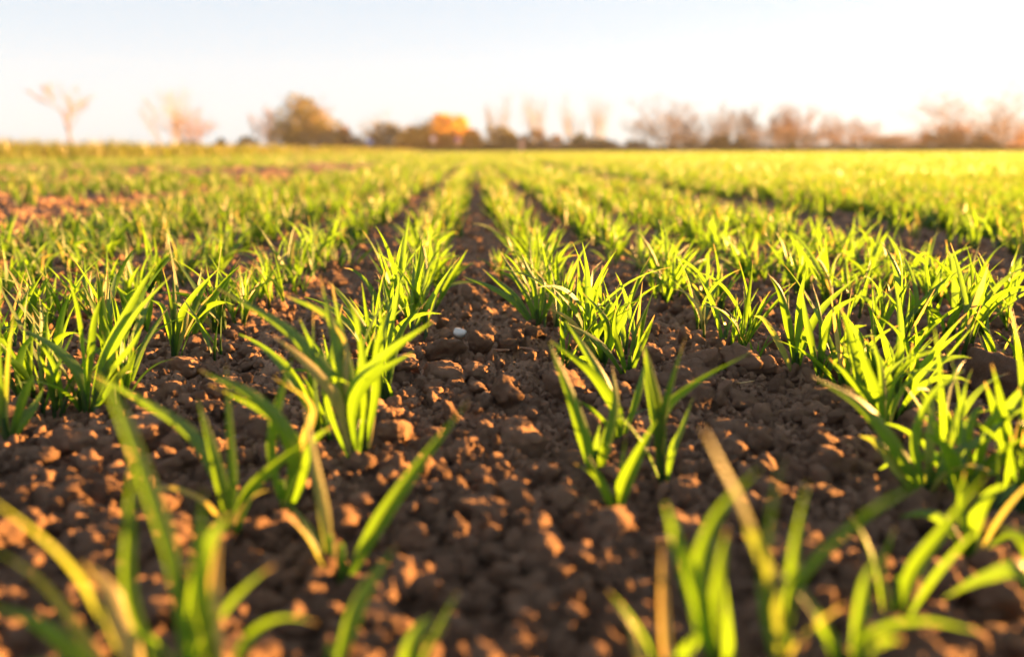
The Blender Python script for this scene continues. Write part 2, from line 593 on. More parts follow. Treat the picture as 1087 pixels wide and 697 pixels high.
cr_x, cr_y = in_view_xy(110000, 0.13, 3.6, 0.9)
cr_s = 0.00075 * (1 - RNG.random(len(cr_x))) ** (-0.55)
cr_s = np.clip(cr_s, 0, 0.0058) * np.clip(0.8 + 0.35 * cr_y, 1, 2.2)
cr_z = ground_h(cr_x, cr_y) + cr_s * 0.25
o = scatter('soil_crumbs', [clod_mesh(200 + i, 3, rough=1.5) for i in range(9)], np.stack([cr_x, cr_y, cr_z], 1), RNG.uniform(0, 6.28, (len(cr_x), 3)), cr_s, M_CLOD)
tag(o, 'loose brown soil crumbs strewn between the wheat rows', kind='stuff')

CLODS = [clod_mesh(300 + i) for i in range(14)]


def clod(px=None, py=None, size=0.008, label=None, xy=None, k=None, rot=None, sink=0.25, mat=None, zs=1.0):
    if xy is None:
        g = at_ground(px, py); xy = (g.x, g.y)
    o = bpy.data.objects.new('earth_clod', CLODS[k if k is not None else random.randrange(len(CLODS))])
    if not o.data.materials: o.data.materials.append(M_CLOD)
    o.location = (xy[0], xy[1], float(ground_h(xy[0], xy[1])) + size * (0.62 - sink) * zs)
    o.rotation_euler = rot or (random.uniform(-0.5, 0.5), random.uniform(-0.5, 0.5), random.uniform(0, 6.28))
    o.scale = (size, size, size * zs)
    link(o)
    tag(o, label, 'clod', 'earth clods lying between the wheat rows')
    return o


random.seed(5)
NAMED_CLODS = [
    # px, py of the foot, radius m, label
    (1062, 425, 0.0155, 'largest earth clod, a dark rounded boulder-like lump among seedlings by the photo edge', 3, 1.45),
    (508, 372, 0.0085, 'upright angular clod with a sunlit flank, beside the pale flint in the centre strip', 1),
    (420, 472, 0.0090, 'wide brown clod against the foot of the broad-leaved seedling beside the centre strip', 2),
    (508, 418, 0.0058, 'smooth rounded clod in the centre strip just below the pale flint', 5),
    (586, 586, 0.0052, 'squarish reddish clod with a bright orange sunlit face, low in the centre strip', 6),
    (550, 538, 0.0062, 'grey-brown rounded clod just above the squarish orange-lit clod', 7),
    (690, 308, 0.0105, 'broad flat clod in the strip right of the nearest right row', 8),
    (735, 432, 0.0105, 'big clod with an orange glint, behind the seedling with the outstretched leaf', 9),
    (770, 492, 0.0095, 'wide clod under the curled pale leaf tip, right of the forked seedlings', 10),
    (450, 415, 0.0065, 'lumpy clod in the centre strip between pale flint and broad-leaved seedling', 11),
    (540, 372, 0.0070, 'low ridge-shaped clod lit orange, right of the upright angular clod', 12),
    (335, 640, 0.0060, 'dim brown clod near the foot of the single slanting leaf, low in the photo', 13),
    (75, 480, 0.0085, 'grey-brown clod left of the drooping leaf with the straw-coloured bend', 4),
    (960, 300, 0.0100, 'broad clod between the second and third rows right of the centre strip', 0),
]
for px, py, s, lb, k, *z in NAMED_CLODS:
    clod(px, py, s, lb, k=k, zs=z[0] if z else 1.1, sink=0.12)
st = clod_mesh(77, 3, name='flint', rough=0.5)
g = at_ground(487, 357)
o = obj('flint', st, M_STONE)
o.location = (g.x, g.y, float(ground_h(g.x, g.y)) + 0.0025)
o.scale = (0.0062, 0.0052, 0.0046)
o.rotation_euler = (0.3, 0.25, 0.4)
tag(o, 'pale grey flint lying on the soil of the bare centre strip', 'stone')
g = at_ground(868, 500)
o = obj('flint', clod_mesh(78, 3, name='flint', rough=0.5), M_STONE)
o.location = (g.x, g.y, float(ground_h(g.x, g.y)) + 0.001)
o.scale = (0.0035, 0.0028, 0.0022)
tag(o, 'tiny white stone chip on bare soil right of the curled pale leaf tip', 'stone')

# ------------------------------------------------------------------ wheat seedlings drawn leaf by leaf
ROW_WORD = {0: 'first row right of the centre strip', 1: 'second row right of the centre strip', 2: 'third row right of the centre strip', 3: 'fourth row right of the centre strip',
            -1: 'first row left of the centre strip', -2: 'second row left of the centre strip', -3: 'third row left of the centre strip', -4: 'fourth row left of the centre strip'}
WHEAT_GROUP = 'wheat seedlings in the sown rows'
HAND = []


def seedling(base, label, leaves, stem=0.014):
    """base: pixel of the foot. leaves: (pixels from foot to tip, width mm, options)"""
    g = at_ground(*base)
    z = float(ground_h(g.x, g.y))
    root = empty('wheat_seedling', (g.x, g.y, z))
    tag(root, label, 'seedling', WHEAT_GROUP)
    HAND.append((g.x, g.y))
    s0 = Vector((g.x, g.y, 0)).dot(FWD)
    view = np.array(FWD)
    for pts, wmm, *opt in leaves:
        opt = opt[0] if opt else {}
        dz = opt.get('dz', random.uniform(-0.010, 0.010))
        P = []
        for i, (u, v) in enumerate(pts):
            f = i / (len(pts) - 1)
            q = at_depth(u, v, s0 + dz * f ** 1.3) if i else Vector((g.x + random.uniform(-0.0012, 0.0012), g.y, z - 0.003))
            P.append((q.x - g.x, q.y - g.y, q.z - z))
        n = 17
        C = catmull(P, n)
        T = np.gradient(C, axis=0); T /= np.linalg.norm(T, axis=1, keepdims=True)
        S = np.cross(T, view)
        S /= np.linalg.norm(S, axis=1, keepdims=True)
        U = np.cross(T, S)
        roll = opt.get('roll', random.uniform(-0.7, 0.7)) + opt.get('twist', random.uniform(-0.9, 0.9)) * (np.linspace(0, 1, n) - 0.4)
        S = S * np.cos(roll)[:, None] + U * np.sin(roll)[:, None]
        V, Q, A = ribbon(C[None], S[None], np.array([wmm * 0.00078]), 0.26, np.array([opt.get('rnd', random.random())]), np.array([opt.get('dry', 0.0)]))
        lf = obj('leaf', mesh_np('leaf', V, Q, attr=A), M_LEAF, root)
        if opt.get('dry', 0) > 0.5: lf['label'] = 'pale straw-coloured leaf'
    for _ in range(0 if len(leaves) == 1 else 2 if len(leaves) < 4 else 1):        # slim young or lower leaves beside the drawn ones
        L = random.uniform(0.026, 0.046)
        P, S = grow(np.array([[random.gauss(0, 0.002), random.gauss(0, 0.002), -0.002]]), np.array([random.uniform(0, 6.28)]), np.array([random.uniform(0.1, 0.4)]), np.array([random.uniform(0.5, 1.7)]),
                    np.array([L]), np.array([random.gauss(0, 1)]), 13, 1.5, np.array([random.gauss(0, 0.6)]))
        V, Q, A = ribbon(P, S, np.array([random.uniform(0.0024, 0.0038)]), 0.26, np.array([random.random()]), np.array([0.6 if random.random() < 0.2 else 0.0]))
        obj('leaf', mesh_np('leaf', V, Q, attr=A), M_LEAF, root)
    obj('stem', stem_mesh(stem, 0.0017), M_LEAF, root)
    return root


random.seed(21)
D = dict
seedling((632, 512), 'forked two-leaved seedling, second in the first row right of the centre strip', [
    ([(632, 512), (622, 470), (606, 420), (583, 363)], 7.5, D(roll=0.2, twist=0.3, rnd=0.9)),
    ([(632, 512), (643, 475), (654, 430), (650, 388)], 7.0, D(roll=0.3, twist=0.7))])
seedling((655, 474), 'seedling with a long leaf arching left over the forked seedling', [
    ([(655, 474), (655, 440), (628, 396), (584, 361)], 7.5, D(roll=-0.3, twist=0.4, dz=-0.02, rnd=0.7)),
    ([(655, 474), (648, 420), (622, 372), (600, 340)], 6.0, D()),
    ([(656, 474), (676, 425), (684, 395), (688, 378)], 5.0, D())])
seedling((703, 516), 'five-leaved seedling with one leaf stretched far out to the right', [
    ([(703, 516), (702, 470), (695, 415), (680, 366)], 4.6, D(dry=0.75, roll=0.9)),
    ([(703, 516), (703, 455), (712, 412), (728, 356)], 7.0, D(roll=0.6, twist=0.4, rnd=0.1)),
    ([(703, 516), (702, 448), (735, 410), (797, 374)], 7.5, D(roll=0.5, twist=0.5, rnd=0.9)),
    ([(703, 516), (714, 478), (724, 455), (736, 421)], 4.2, D()),
    ([(703, 516), (700, 450), (690, 400), (685, 368)], 8.0, D(roll=0.1, rnd=0.8))])
seedling((655, 548), 'small seedling with one broad yellow-green leaf, in front of the forked two-leaved one', [
    ([(655, 548), (662, 518), (678, 482), (697, 446)], 7.8, D(roll=0.1, twist=0.2, rnd=0.95)),
    ([(655, 548), (658, 515), (661, 490), (664, 464)], 3.4, D())])
seedling((668, 402), 'upright seedling with a pair of blue-green leaves, behind the arching leaf', [
    ([(668, 402), (671, 372), (678, 345), (688, 322)], 5.5, D(rnd=0.05, roll=0.9)),
    ([(668, 402), (676, 376), (686, 355), (695, 334)], 6.0, D(rnd=0.0)),
    ([(667, 402), (658, 372), (652, 350), (654, 326)], 5.0, D()),
    ([(667, 402), (645, 372), (625, 355), (603, 343)], 5.5, D(roll=0.7))])
seedling((640, 388), 'bushy seedling behind the arching leaf, nearer the centre strip than the blue-green pair', [
    ([(640, 388), (632, 350), (628, 328), (627, 300)], 5.0, D()),
    ([(640, 388), (622, 362), (606, 350), (592, 338)], 6.5, D()),
    ([(640, 388), (650, 360), (652, 340), (660, 318)], 4.5, D()),
    ([(640, 388), (645, 350), (636, 330), (618, 310)], 5.5, D(rnd=0.2)),
    ([(640, 388), (620, 380), (612, 385), (604, 392)], 4.0, D())])
seedling((570, 348), 'spreading seedling with a leaf pointing left across the centre strip', [
    ([(570, 348), (548, 322), (522, 305), (491, 293)], 7.0, D(roll=0.4, twist=0.3, rnd=0.5)),
    ([(570, 348), (550, 318), (530, 300), (512, 285)], 6.0, D(roll=0.3)),
    ([(570, 348), (562, 320), (545, 290), (531, 267)], 6.0, D(rnd=0.1)),
    ([(570, 348), (568, 305), (560, 285), (553, 268)], 6.5, D()),
    ([(571, 348), (576, 310), (577, 300), (570, 290)], 5.5, D()),
    ([(571, 348), (584, 322), (590, 300), (594, 300)], 6.5, D(rnd=0.8))])
seedling((590, 352), 'small seedling beside the spreading one, leaves crossing to the right', [
    ([(590, 352), (596, 325), (600, 305), (601, 290)], 6.0, D()),
    ([(590, 352), (588, 330), (580, 312), (566, 303)], 4.0, D(dry=0.8)),
    ([(590, 352), (600, 335), (606, 318), (613, 300)], 5.5, D())])

# left of the centre strip
seedling((377, 492), 'broad many-bladed seedling, leaves arching both ways, at the left of the centre strip', [
    ([(377, 492), (362, 420), (308, 352), (231, 306)], 8.0, D(roll=0.3, twist=0.5, rnd=0.4, dz=0.01)),
    ([(377, 492), (358, 425), (325, 385), (291, 357)], 6.8, D(dry=0.55, roll=0.5, dz=-0.01)),
    ([(378, 492), (372, 425), (405, 380), (459, 341)], 7.5, D(roll=-0.3, twist=0.5, rnd=0.8, dz=-0.012)),
    ([(378, 492), (374, 430), (398, 398), (438, 374)], 7.0, D(roll=-0.2, rnd=0.9)),
    ([(377, 492), (385, 430), (382, 370), (378, 318)], 4.2, D()),
    ([(377, 492), (365, 410), (352, 345), (340, 292)], 5.0, D()),
    ([(377, 492), (370, 400), (352, 340), (300, 312)], 6.0, D(rnd=0.3, dz=0.012)),
    ([(376, 492), (366, 410), (364, 360), (325, 320)], 4.6, D(dry=0.6, dz=0.008)),
    ([(377, 492), (350, 440), (335, 380), (318, 338)], 5.0, D())])
seedling((388, 478), 'slender upright seedling just behind the broad-leaved many-bladed one', [
    ([(388, 478), (390, 420), (382, 360), (372, 320)], 4.4, D()),
    ([(388, 478), (398, 420), (400, 370), (410, 330)], 5.0, D(rnd=0.7)),
    ([(388, 478), (378, 420), (366, 370), (352, 300)], 5.4, D(rnd=0.2)),
    ([(388, 478), (395, 440), (388, 400), (380, 385)], 4.2, D(dry=0.6))])
seedling((410, 432), 'seedling with a blue-green leaf reaching right over the soil left of the pale flint', [
    ([(410, 432), (405, 380), (404, 340), (402, 300)], 4.0, D()),
    ([(410, 432), (418, 380), (430, 345), (453, 320)], 6.0, D(rnd=0.0, roll=0.6)),
    ([(410, 432), (412, 370), (420, 320), (424, 292)], 4.2, D(rnd=0.9)),
    ([(410, 432), (396, 370), (375, 330), (348, 298)], 5.2, D()),
    ([(410, 432), (398, 380), (390, 340), (384, 300)], 4.2, D())])
seedling((302, 548), 'blurred seedling with a broad leaf pointing left, under the broad-leaved one', [
    ([(302, 548), (312, 480), (275, 425), (211, 392)], 7.5, D(roll=0.4, rnd=0.5, dz=-0.008)),
    ([(302, 548), (322, 490), (290, 445), (222, 408)], 6.5, D(rnd=0.2, dz=0.005)),
    ([(302, 548), (288, 480), (298, 420), (310, 378)], 4.6, D(rnd=0.9)),
    ([(302, 548), (318, 510), (330, 470), (352, 452)], 6.0, D(rnd=0.3)),
    ([(302, 548), (322, 470), (330, 430), (290, 400)], 5.0, D(dry=0.7))])
seedling((352, 612), 'lone seedling with one upright straw-tinted leaf in front of the blurred broad leaf', [
    ([(352, 612), (346, 555), (334, 490), (323, 428)], 5.0, D(dry=0.45, roll=0.4, rnd=0.9)),
    ([(352, 612), (350, 590), (349, 575), (346, 560)], 2.6, D(rnd=0.1))])
seedling((364, 622), 'single slanting leaf rising to the right over the centre strip', [
    ([(364, 622), (398, 562), (442, 498), (497, 426)], 6.8, D(roll=0.15, twist=0.8, rnd=0.55))])
seedling((352, 722), 'very blurred leaf slanting up at the bottom, below the single slanting leaf', [
    ([(352, 722), (372, 665), (392, 620), (420, 580)], 5.6, D(roll=0.2, rnd=0.6))], 0.010)
seedling((428, 752), 'round blurred yellow-green leaf tip poking in at the bottom beside the centre strip', [
    ([(428, 752), (434, 706), (444, 672), (459, 652)], 7.0, D(roll=0.1, rnd=0.95)),
    ([(428, 752), (448, 706), (470, 660), (486, 628)], 2.6, D(rnd=0.5))], 0.010)
seedling((244, 582), 'blurred seedling whose long drooping leaf bends back to a straw-coloured tip', [
    ([(244, 582), (236, 520), (205, 462), (150, 425), (98, 397)], 6.0, D(roll=0.5, rnd=0.3, dz=0.01)),
    ([(244, 582), (238, 530), (226, 478), (210, 424)], 6.2, D(roll=0.2, rnd=0.85)),
    ([(244, 582), (248, 520), (244, 455), (240, 388)], 3.8, D(rnd=0.7)),
    ([(244, 582), (262, 528), (300, 488), (338, 462)], 6.0, D(rnd=0.4)),
    ([(244, 582), (228, 545), (190, 520), (145, 520)], 5.0, D(dry=0.8))])
seedling((196, 748), 'blurred seedling with a knee-bent yellow leaf, left of the bright straw leaf', [
    ([(196, 748), (186, 610), (155, 510), (122, 425), (100, 398)], 4.8, D(rnd=0.8, roll=0.3)),
    ([(192, 748), (205, 640), (222, 575), (246, 545)], 6.4, D(rnd=0.3)),
    ([(150, 748), (142, 650), (137, 560), (143, 480)], 4.2, D(rnd=0.6))], 0.010)
seedling((236, 750), 'blurred seedling with one bright straw-coloured leaf standing upright', [
    ([(236, 750), (228, 690), (226, 630), (234, 556)], 5.6, D(dry=0.95, roll=0.1, twist=0.2, rnd=1.0)),
    ([(236, 750), (215, 650), (212, 590), (216, 520)], 5.2, D(rnd=0.9))], 0.010)
seedling((160, 770), 'nearest seedling of all, a blurred fan of broad leaves sweeping to the lower left', [  # dry values here paint in the pale cream of sunlit leaf fronts
    ([(160, 770), (105, 650), (60, 585), (-22, 520)], 7.0, D(roll=-0.9, twist=0.3, rnd=0.8, dry=0.4)),
    ([(160, 770), (95, 690), (40, 615), (-30, 570)], 7.0, D(roll=-0.5, rnd=0.9, dry=0.45)),
    ([(160, 770), (140, 690), (115, 625), (86, 596)], 6.5, D(dry=0.8, roll=0.7)),
    ([(160, 770), (85, 700), (40, 662), (-15, 640)], 6.0, D(rnd=0.9))], 0.010)
seedling((92, 442), 'seedling at far left with a fan of broad leaves spreading up to the right', [
    ([(92, 442), (108, 385), (138, 325), (166, 278)], 7.0, D(rnd=0.6)),
    ([(92, 442), (115, 380), (145, 330), (182, 292)], 7.0, D(rnd=0.5)),
    ([(92, 442), (112, 400), (138, 368), (152, 345)], 6.0, D(rnd=0.3)),
    ([(92, 442), (85, 400), (60, 370), (18, 345)], 7.0, D(rnd=0.3)),
    ([(92, 442), (88, 380), (82, 330), (72, 290)], 5.0, D(rnd=0.9)),
    ([(92, 442), (95, 380), (100, 340), (108, 315)], 5.5, D(rnd=0.4)),
    ([(92, 442), (120, 405), (138, 385), (142, 365)], 5.0, D(rnd=0.0))])
seedling((8, 475), 'seedling cut by the left edge of the photo, with pale upright leaves', [
    ([(8, 475), (5, 430), (8, 380), (15, 330)], 5.6, D(dry=0.35, rnd=0.9)),
    ([(8, 475), (20, 450), (35, 432), (47, 410)], 7.0, D(rnd=0.6)),
    ([(8, 475), (-2, 420), (-4, 350), (2, 275)], 7.0, D(rnd=0.3)),
    ([(8, 475), (22, 430), (32, 405), (40, 398)], 5.0, D()),
    ([(8, 475), (12, 482), (22, 478), (30, 472)], 5.0, D(rnd=0.5))])
seedling((185, 382), 'tidy upright seedling standing free on bare soil, second row left of the centre', [
    ([(185, 382), (184, 345), (180, 315), (172, 282)], 4.2, D()),
    ([(185, 382), (190, 340), (206, 312), (232, 285)], 6.5, D(rnd=0.5)),
    ([(185, 382), (186, 345), (185, 320), (184, 288)], 5.0, D(rnd=0.1)),
    ([(185, 382), (178, 345), (172, 325), (160, 318)], 5.5, D(rnd=0.8)),
    ([(185, 382), (195, 350), (199, 330), (202, 312)], 4.5, D(dry=0.3))])

# right front
seedling((776, 740), 'blurred seedling with a thick leaf leaning left and a second leaf rising right', [
    ([(776, 740), (752, 665), (728, 600), (706, 534)], 7.0, D(roll=0.1, rnd=0.85)),
    ([(776, 740), (742, 640), (758, 555), (807, 496)], 6.2, D(rnd=0.95, dz=-0.004)),
    ([(776, 740), (758, 670), (765, 600), (772, 560)], 4.0, D(rnd=0.2))], 0.010)
seedling((832, 745), 'blurred seedling with a long pale leaf curled at its tip and another arching far right', [
    ([(832, 745), (826, 650), (795, 550), (768, 495), (747, 455)], 4.8, D(roll=0.9, dry=0.35, rnd=0.2)),
    ([(832, 745), (845, 630), (905, 560), (960, 522), (1002, 494)], 5.4, D(rnd=0.9, roll=0.6)),
    ([(832, 745), (812, 640), (817, 560), (829, 488)], 3.4, D(rnd=0.9)),
    ([(832, 745), (838, 640), (845, 575), (857, 512)], 3.4, D(rnd=0.7)),
    ([(832, 745), (820, 640), (800, 570), (790, 560)], 4.5, D(dry=0.3))], 0.010)
seedling((716, 742), 'blurred seedling with a thin pale straw leaf standing upright low in the photo', [
    ([(716, 742), (708, 690), (704, 630), (703, 574)], 3.6, D(dry=0.95, roll=0.1, twist=0.1)),
    ([(690, 742), (682, 700), (672, 668), (655, 642)], 3.2, D(dry=0.6))], 0.008)
seedling((905, 742), 'blurred seedling with a leaf lying flat to the right along the bottom of the photo', [
    ([(905, 742), (912, 670), (920, 615), (938, 584)], 4.2, D(rnd=0.95)),
    ([(905, 742), (920, 680), (975, 660), (1040, 670)], 5.6, D(rnd=0.9, roll=0.5)),
    ([(905, 742), (885, 690), (872, 668), (868, 648)], 3.6, D(rnd=0.9))], 0.010)
seedling((1030, 600), 'blurred seedling with sunlit leaves bowing over near the lower right corner', [
    ([(1030, 600), (1010, 560), (985, 545), (955, 548)], 5.0, D(rnd=0.9, roll=0.4)),
    ([(1030, 600), (1035, 555), (1050, 525), (1072, 512)], 5.5, D(rnd=0.8)),
    ([(1030, 600), (1060, 575), (1080, 570), (1100, 590)], 5.0, D(rnd=0.9, roll=0.5)),
    ([(1030, 600), (1025, 560), (1020, 530), (1024, 500)], 4.0, D(rnd=0.3))])
seedling((950, 662), 'blurred seedling with one broad leaf slanting up towards the right edge', [
    ([(950, 662), (970, 610), (1005, 560), (1046, 504)], 7.5, D(rnd=0.8, roll=0.2)),
    ([(950, 662), (938, 610), (945, 575), (950, 560)], 3.5, D(rnd=0.3))])
seedling((1112, 690), 'blurred seedling beyond the lower right corner, its leaf reaching in from the edge', [
    ([(1112, 690), (1090, 610), (1048, 612), (1002, 634)], 6.0, D(rnd=0.85)),
    ([(1112, 690), (1100, 600), (1085, 570), (1060, 560)], 6.0, D(rnd=0.6))])
seedling((985, 528), 'soft-focus seedling with a broad leaf pointing left, right of the bare strip', [
    ([(985, 528), (955, 480), (915, 430), (862, 399)], 7.8, D(roll=0.3, twist=0.3, rnd=0.5, dz=-0.006)),
    ([(985, 528), (988, 470), (990, 430), (983, 388)], 5.6, D(dry=0.25, rnd=0.1)),
    ([(985, 528), (972, 470), (990, 420), (1022, 392)], 5.4, D(rnd=0.9)),
    ([(985, 528), (1005, 490), (1035, 470), (1087, 432)], 6.0, D(rnd=0.9)),
    ([(985, 528), (955, 500), (932, 470), (912, 462)], 6.0, D(dry=0.3)),
    ([(985, 528), (1000, 500), (1030, 500), (1050, 520)], 5.5, D(rnd=0.7))])
seedling((1040, 530), 'soft-focus seedling with yellow-lit crossing leaves by the right edge', [
    ([(1040, 530), (1020, 480), (1020, 450), (1025, 410)], 3.6, D(rnd=0.9)),
    ([(1040, 530), (1045, 470), (1060, 440), (1092, 436)], 7.0, D(rnd=0.8)),
    ([(1040, 530), (1055, 500), (1075, 480), (1095, 485)], 6.0, D(rnd=0.5)),
    ([(1040, 530), (1028, 470), (1035, 440), (1045, 430)], 6.0, D(rnd=0.2)),
    ([(1040, 530), (1010, 490), (960, 485), (930, 500)], 5.6, D(rnd=0.6)),
    ([(1040, 530), (1066, 520), (1080, 540), (1090, 560)], 6.0, D(rnd=0.9))])
seedling((940, 470), 'seedling with a narrow leaf lying level to the right, behind the soft-focus broad leaf', [
    ([(940, 470), (930, 420), (918, 385), (908, 348)], 6.0, D(rnd=0.6)),
    ([(940, 470), (945, 420), (965, 385), (998, 370)], 5.0, D(rnd=0.8)),
    ([(940, 470), (925, 430), (900, 400), (880, 380)], 6.0, D(rnd=0.1)),
    ([(940, 470), (938, 430), (935, 390), (925, 355)], 4.5, D(rnd=0.4)),
    ([(940, 470), (950, 430), (970, 400), (1000, 365)], 5.0, D(rnd=0.9))])
seedling((845, 398), 'tall close-packed seedling at the near end of the second row right of the centre strip', [
    ([(845, 398), (848, 350), (850, 315), (856, 285)], 6.0, D(rnd=0.7)),
    ([(845, 398), (838, 350), (828, 310), (815, 290)], 6.5, D(rnd=0.3)),
    ([(845, 398), (855, 360), (875, 325), (912, 292)], 7.0, D(rnd=0.8)),
    ([(845, 398), (840, 360), (836, 330), (838, 300)], 5.0, D(rnd=0.1)),
    ([(845, 398), (830, 370), (812, 340), (800, 335)], 5.0, D(dry=0.4))])
seedling((870, 405), 'seedling with a twisted leaf, right beside the tall close-packed one', [
    ([(870, 405), (874, 360), (886, 330), (915, 312)], 6.5, D(rnd=0.9)),
    ([(870, 405), (862, 365), (855, 335), (852, 310)], 5.5, D(rnd=0.4)),
    ([(870, 405), (872, 360), (870, 330), (862, 300)], 5.0, D(rnd=0.0)),
    ([(870, 405), (890, 375), (905, 350), (920, 345)], 6.0, D(rnd=0.6))])

PROTOS = [seedling_proto(500 + i) for i in range(26)]


def proto_seedling(x, y, label, scale, tilt=0.16):
    root = empty('wheat_seedling', (x, y, float(ground_h(x, y))))
    root.rotation_euler = (random.gauss(0, tilt), random.gauss(0, tilt), random.uniform(0, 6.28))
    root.scale = (scale, scale, scale * random.uniform(0.88, 1.1))
    tag(root, label, 'seedling', WHEAT_GROUP)
    for nm, me in random.choice(PROTOS):
        obj(nm, me, M_LEAF, root)
    return root


random.seed(404)
for label, spots in (
        ('seedling crowded round the broad-leaved fan at far left', ((48, 405), (62, 388), (22, 425), (124, 398), (146, 352), (112, 350), (72, 352), (32, 356), (128, 430), (58, 440))),
        ('seedling packed behind the soft-focus broad leaf at the right', ((905, 420), (930, 408), (950, 420), (960, 440), (915, 446))),
        ('seedling in the small-leaved patch behind the largest earth clod', ((1030, 352), (1002, 355), (965, 356), (1062, 338), (1080, 350), (1015, 372))),
        ('blurred seedling crowding the yellow-lit crossing leaves by the right edge', ((1012, 478), (1075, 515), (1022, 548), (1078, 552), (1000, 510))),
        ('seedling crowding the slender upright one left of the pale flint', ((342, 468), (396, 402), (420, 384), (438, 356), (428, 334), (362, 452), (404, 366), (416, 352))),
        ('seedling crowding the bushy one right of the centre strip', ((612, 366), (626, 378), (652, 362), (602, 340), (664, 378), (640, 345)))):
    for u, v in spots:
        g = at_ground(u, v)
        HAND.append((g.x, g.y))
        proto_seedling(g.x, g.y, label, random.uniform(0.8, 1.12))

cx, cy = in_view_xy(2600, 0.15, 2.2, 1.0)
cs = np.clip(0.0030 * (1 - RNG.random(len(cx))) ** (-0.46), 0, 0.0125) * np.clip(0.35 + 1.6 * cy, 0.5, 1)
hand = np.array(HAND)
cs = np.where(np.hypot(cx[:, None] - hand[None, :, 0], cy[:, None] - hand[None, :, 1]).min(1) < cs * 1.2 + 0.002, 0.0005, cs)   # none on a seedling
px_size = cs / np.hypot(cx, cy)
inside = (np.abs(cx - 0.045 * cy) < 0.66 * cy + 0.01)
order = np.argsort(-np.where(inside, px_size, 0))[:280]


def strip_name(x):
    if row_x(-1) < x < row_x(0): return 'in the bare centre strip'
    for k in range(0, 4):
        if x < row_x(k + 1) and x > row_x(k): return 'in the %s strip right of the centre strip' % ('first', 'second', 'third', 'fourth')[k]
    for k in range(1, 4):
        if row_x(-k - 1) < x < row_x(-k): return 'in the %s strip left of the centre strip' % ('first', 'second', 'third')[k - 1]
    return 'among the rows far out on the %s' % ('right' if x > 0 else 'left')


for i in order:
    clod(size=float(cs[i]), xy=(float(cx[i]), float(cy[i])), label='small rough brown earth clod ' + strip_name(cx[i]))

# ------------------------------------------------------------------ dry bits on the soil
def fibre(pix, rad, label, name, mat, lift=0.002):
    pts = []
    for u, v in pix:
        g = at_ground(u, v)
        pts.append(np.array((g.x, g.y, float(ground_h(g.x, g.y)) + lift)))
    C = [Vector(p) for p in catmull(pts, 14)]
    V, Q = [], []
    for i, p in enumerate(C):
        d = (C[min(i + 1, 13)] - C[max(i - 1, 0)]).normalized()
        u = d.orthogonal().normalized(); v = d.cross(u)
        rr = rad * (0.35 + 0.65 * math.sin(math.pi * (0.12 + 0.76 * i / 13)))
        for j in range(6):
            q = math.pi * j / 3
            V.append(p + (u * math.cos(q) + v * math.sin(q)) * rr)
    for i in range(13):
        for j in range(6):
            Q.append((i * 6 + j, i * 6 + (j + 1) % 6, i * 6 + 6 + (j + 1) % 6, i * 6 + 6 + j))
    tag(obj(name, mesh_np(name, V, Q), mat), label, 'plant debris')


M_STRAW = plain_mat('dry_straw', (0.40, 0.27, 0.13), 0.7, 0.3, 300)
M_ROOT = plain_mat('dry_root', (0.24, 0.13, 0.08), 0.85, 0.3, 300)
fibre([(512, 371), (532, 375), (552, 372), (572, 376)], 0.0011, 'reddish dry root lying on the centre strip right of the pale flint', 'dry_root', M_ROOT)
fibre([(430, 362), (437, 372), (441, 385)], 0.0005, 'short pale straw fibre at the left side of the centre strip', 'straw', M_STRAW)
fibre([(766, 405), (782, 410), (800, 408)], 0.0006, 'short straw lying on the bare soil of the first strip right', 'straw', M_STRAW)

# ------------------------------------------------------------------ the other seedlings
def density(x, y):
    d = np.ones_like(x)
    d = np.where((x > 0.49) & (x < 0.674), 0.02, d)                        # wheel track, right
    left = (x < -0.60) & (y > 1.0)
    nz = vnoise(x / 0.5, y / 0.9, seed=60)
    d = np.where(left, np.clip(0.32 + 0.75 * nz, 0.03, 1), d)
    d = np.where((x < -0.64) & (x > -0.89), np.minimum(d, 0.22 + 0.2 * nz), d)   # wheel track, left
    return d


def row_plants(y0, y1, step, width=0.80):
    xs, ys = [], []
    kmax = int((width * y1 + 0.2) / 0.12) + 1
    for k in range(-kmax, kmax + 1):
        x0 = row_x(k)
        ya = max(y0, (abs(x0) - 0.12) / width)
        if ya >= y1: continue
        n = int((y1 - ya) / (step * (0.62 if x0 > 0.7 else 1.0)))
        if n < 1: continue
        yy = ya + (np.arange(n) + RNG.uniform(-0.45, 0.45, n)) * ((y1 - ya) / n)
        xx = x0 + RNG.normal(0, 0.013, n) + 0.008 * vnoise(yy * 2.0, np.full(n, k * 7.3), seed=3)
        keep = (RNG.random(n) < density(xx, yy) * np.where(xx > 0.66, 1.0, 0.94)) & (xx > -5.8)
        xs.append(xx[keep]); ys.append(yy[keep])
    return np.concatenate(xs), np.concatenate(ys)


px_, py_ = row_plants(0.30, 3.0, 0.0175)
hand = np.array(HAND)
near_hand = (np.hypot(px_[:, None] - hand[None, :, 0], py_[:, None] - hand[None, :, 1]).min(1) < 0.022)
free = np.zeros(len(px_), bool)
for x0, x1, ymin in ((-0.125, 0.0, 0.47), (0.0, 0.12, 0.46), (0.12, 0.245, 0.42), (0.245, 9, 0.42), (-0.24, -0.125, 0.50), (-9, -0.24, 0.36)):
    free |= (px_ > x0) & (px_ <= x1) & (py_ > ymin)
g = at_ground(1062, 425)
near_hand |= (np.abs(px_ - g.x) < 0.042) & (py_ > g.y - 0.16) & (py_ < g.y + 0.03)      # the largest clod lies here
ok = free & ~near_hand & (py_ > 0.30)
ok &= ~((np.abs(px_ - 0.2) < 0.09) & (py_ < 0.47) )
px_, py_ = px_[ok], py_[ok]
inview = np.abs(px_ - 0.045 * py_) < 0.655 * py_ + 0.015
rank = np.argsort(np.where(inview, py_, 99))
n_obj = 300 - len(HAND)
chosen = rank[:n_obj]
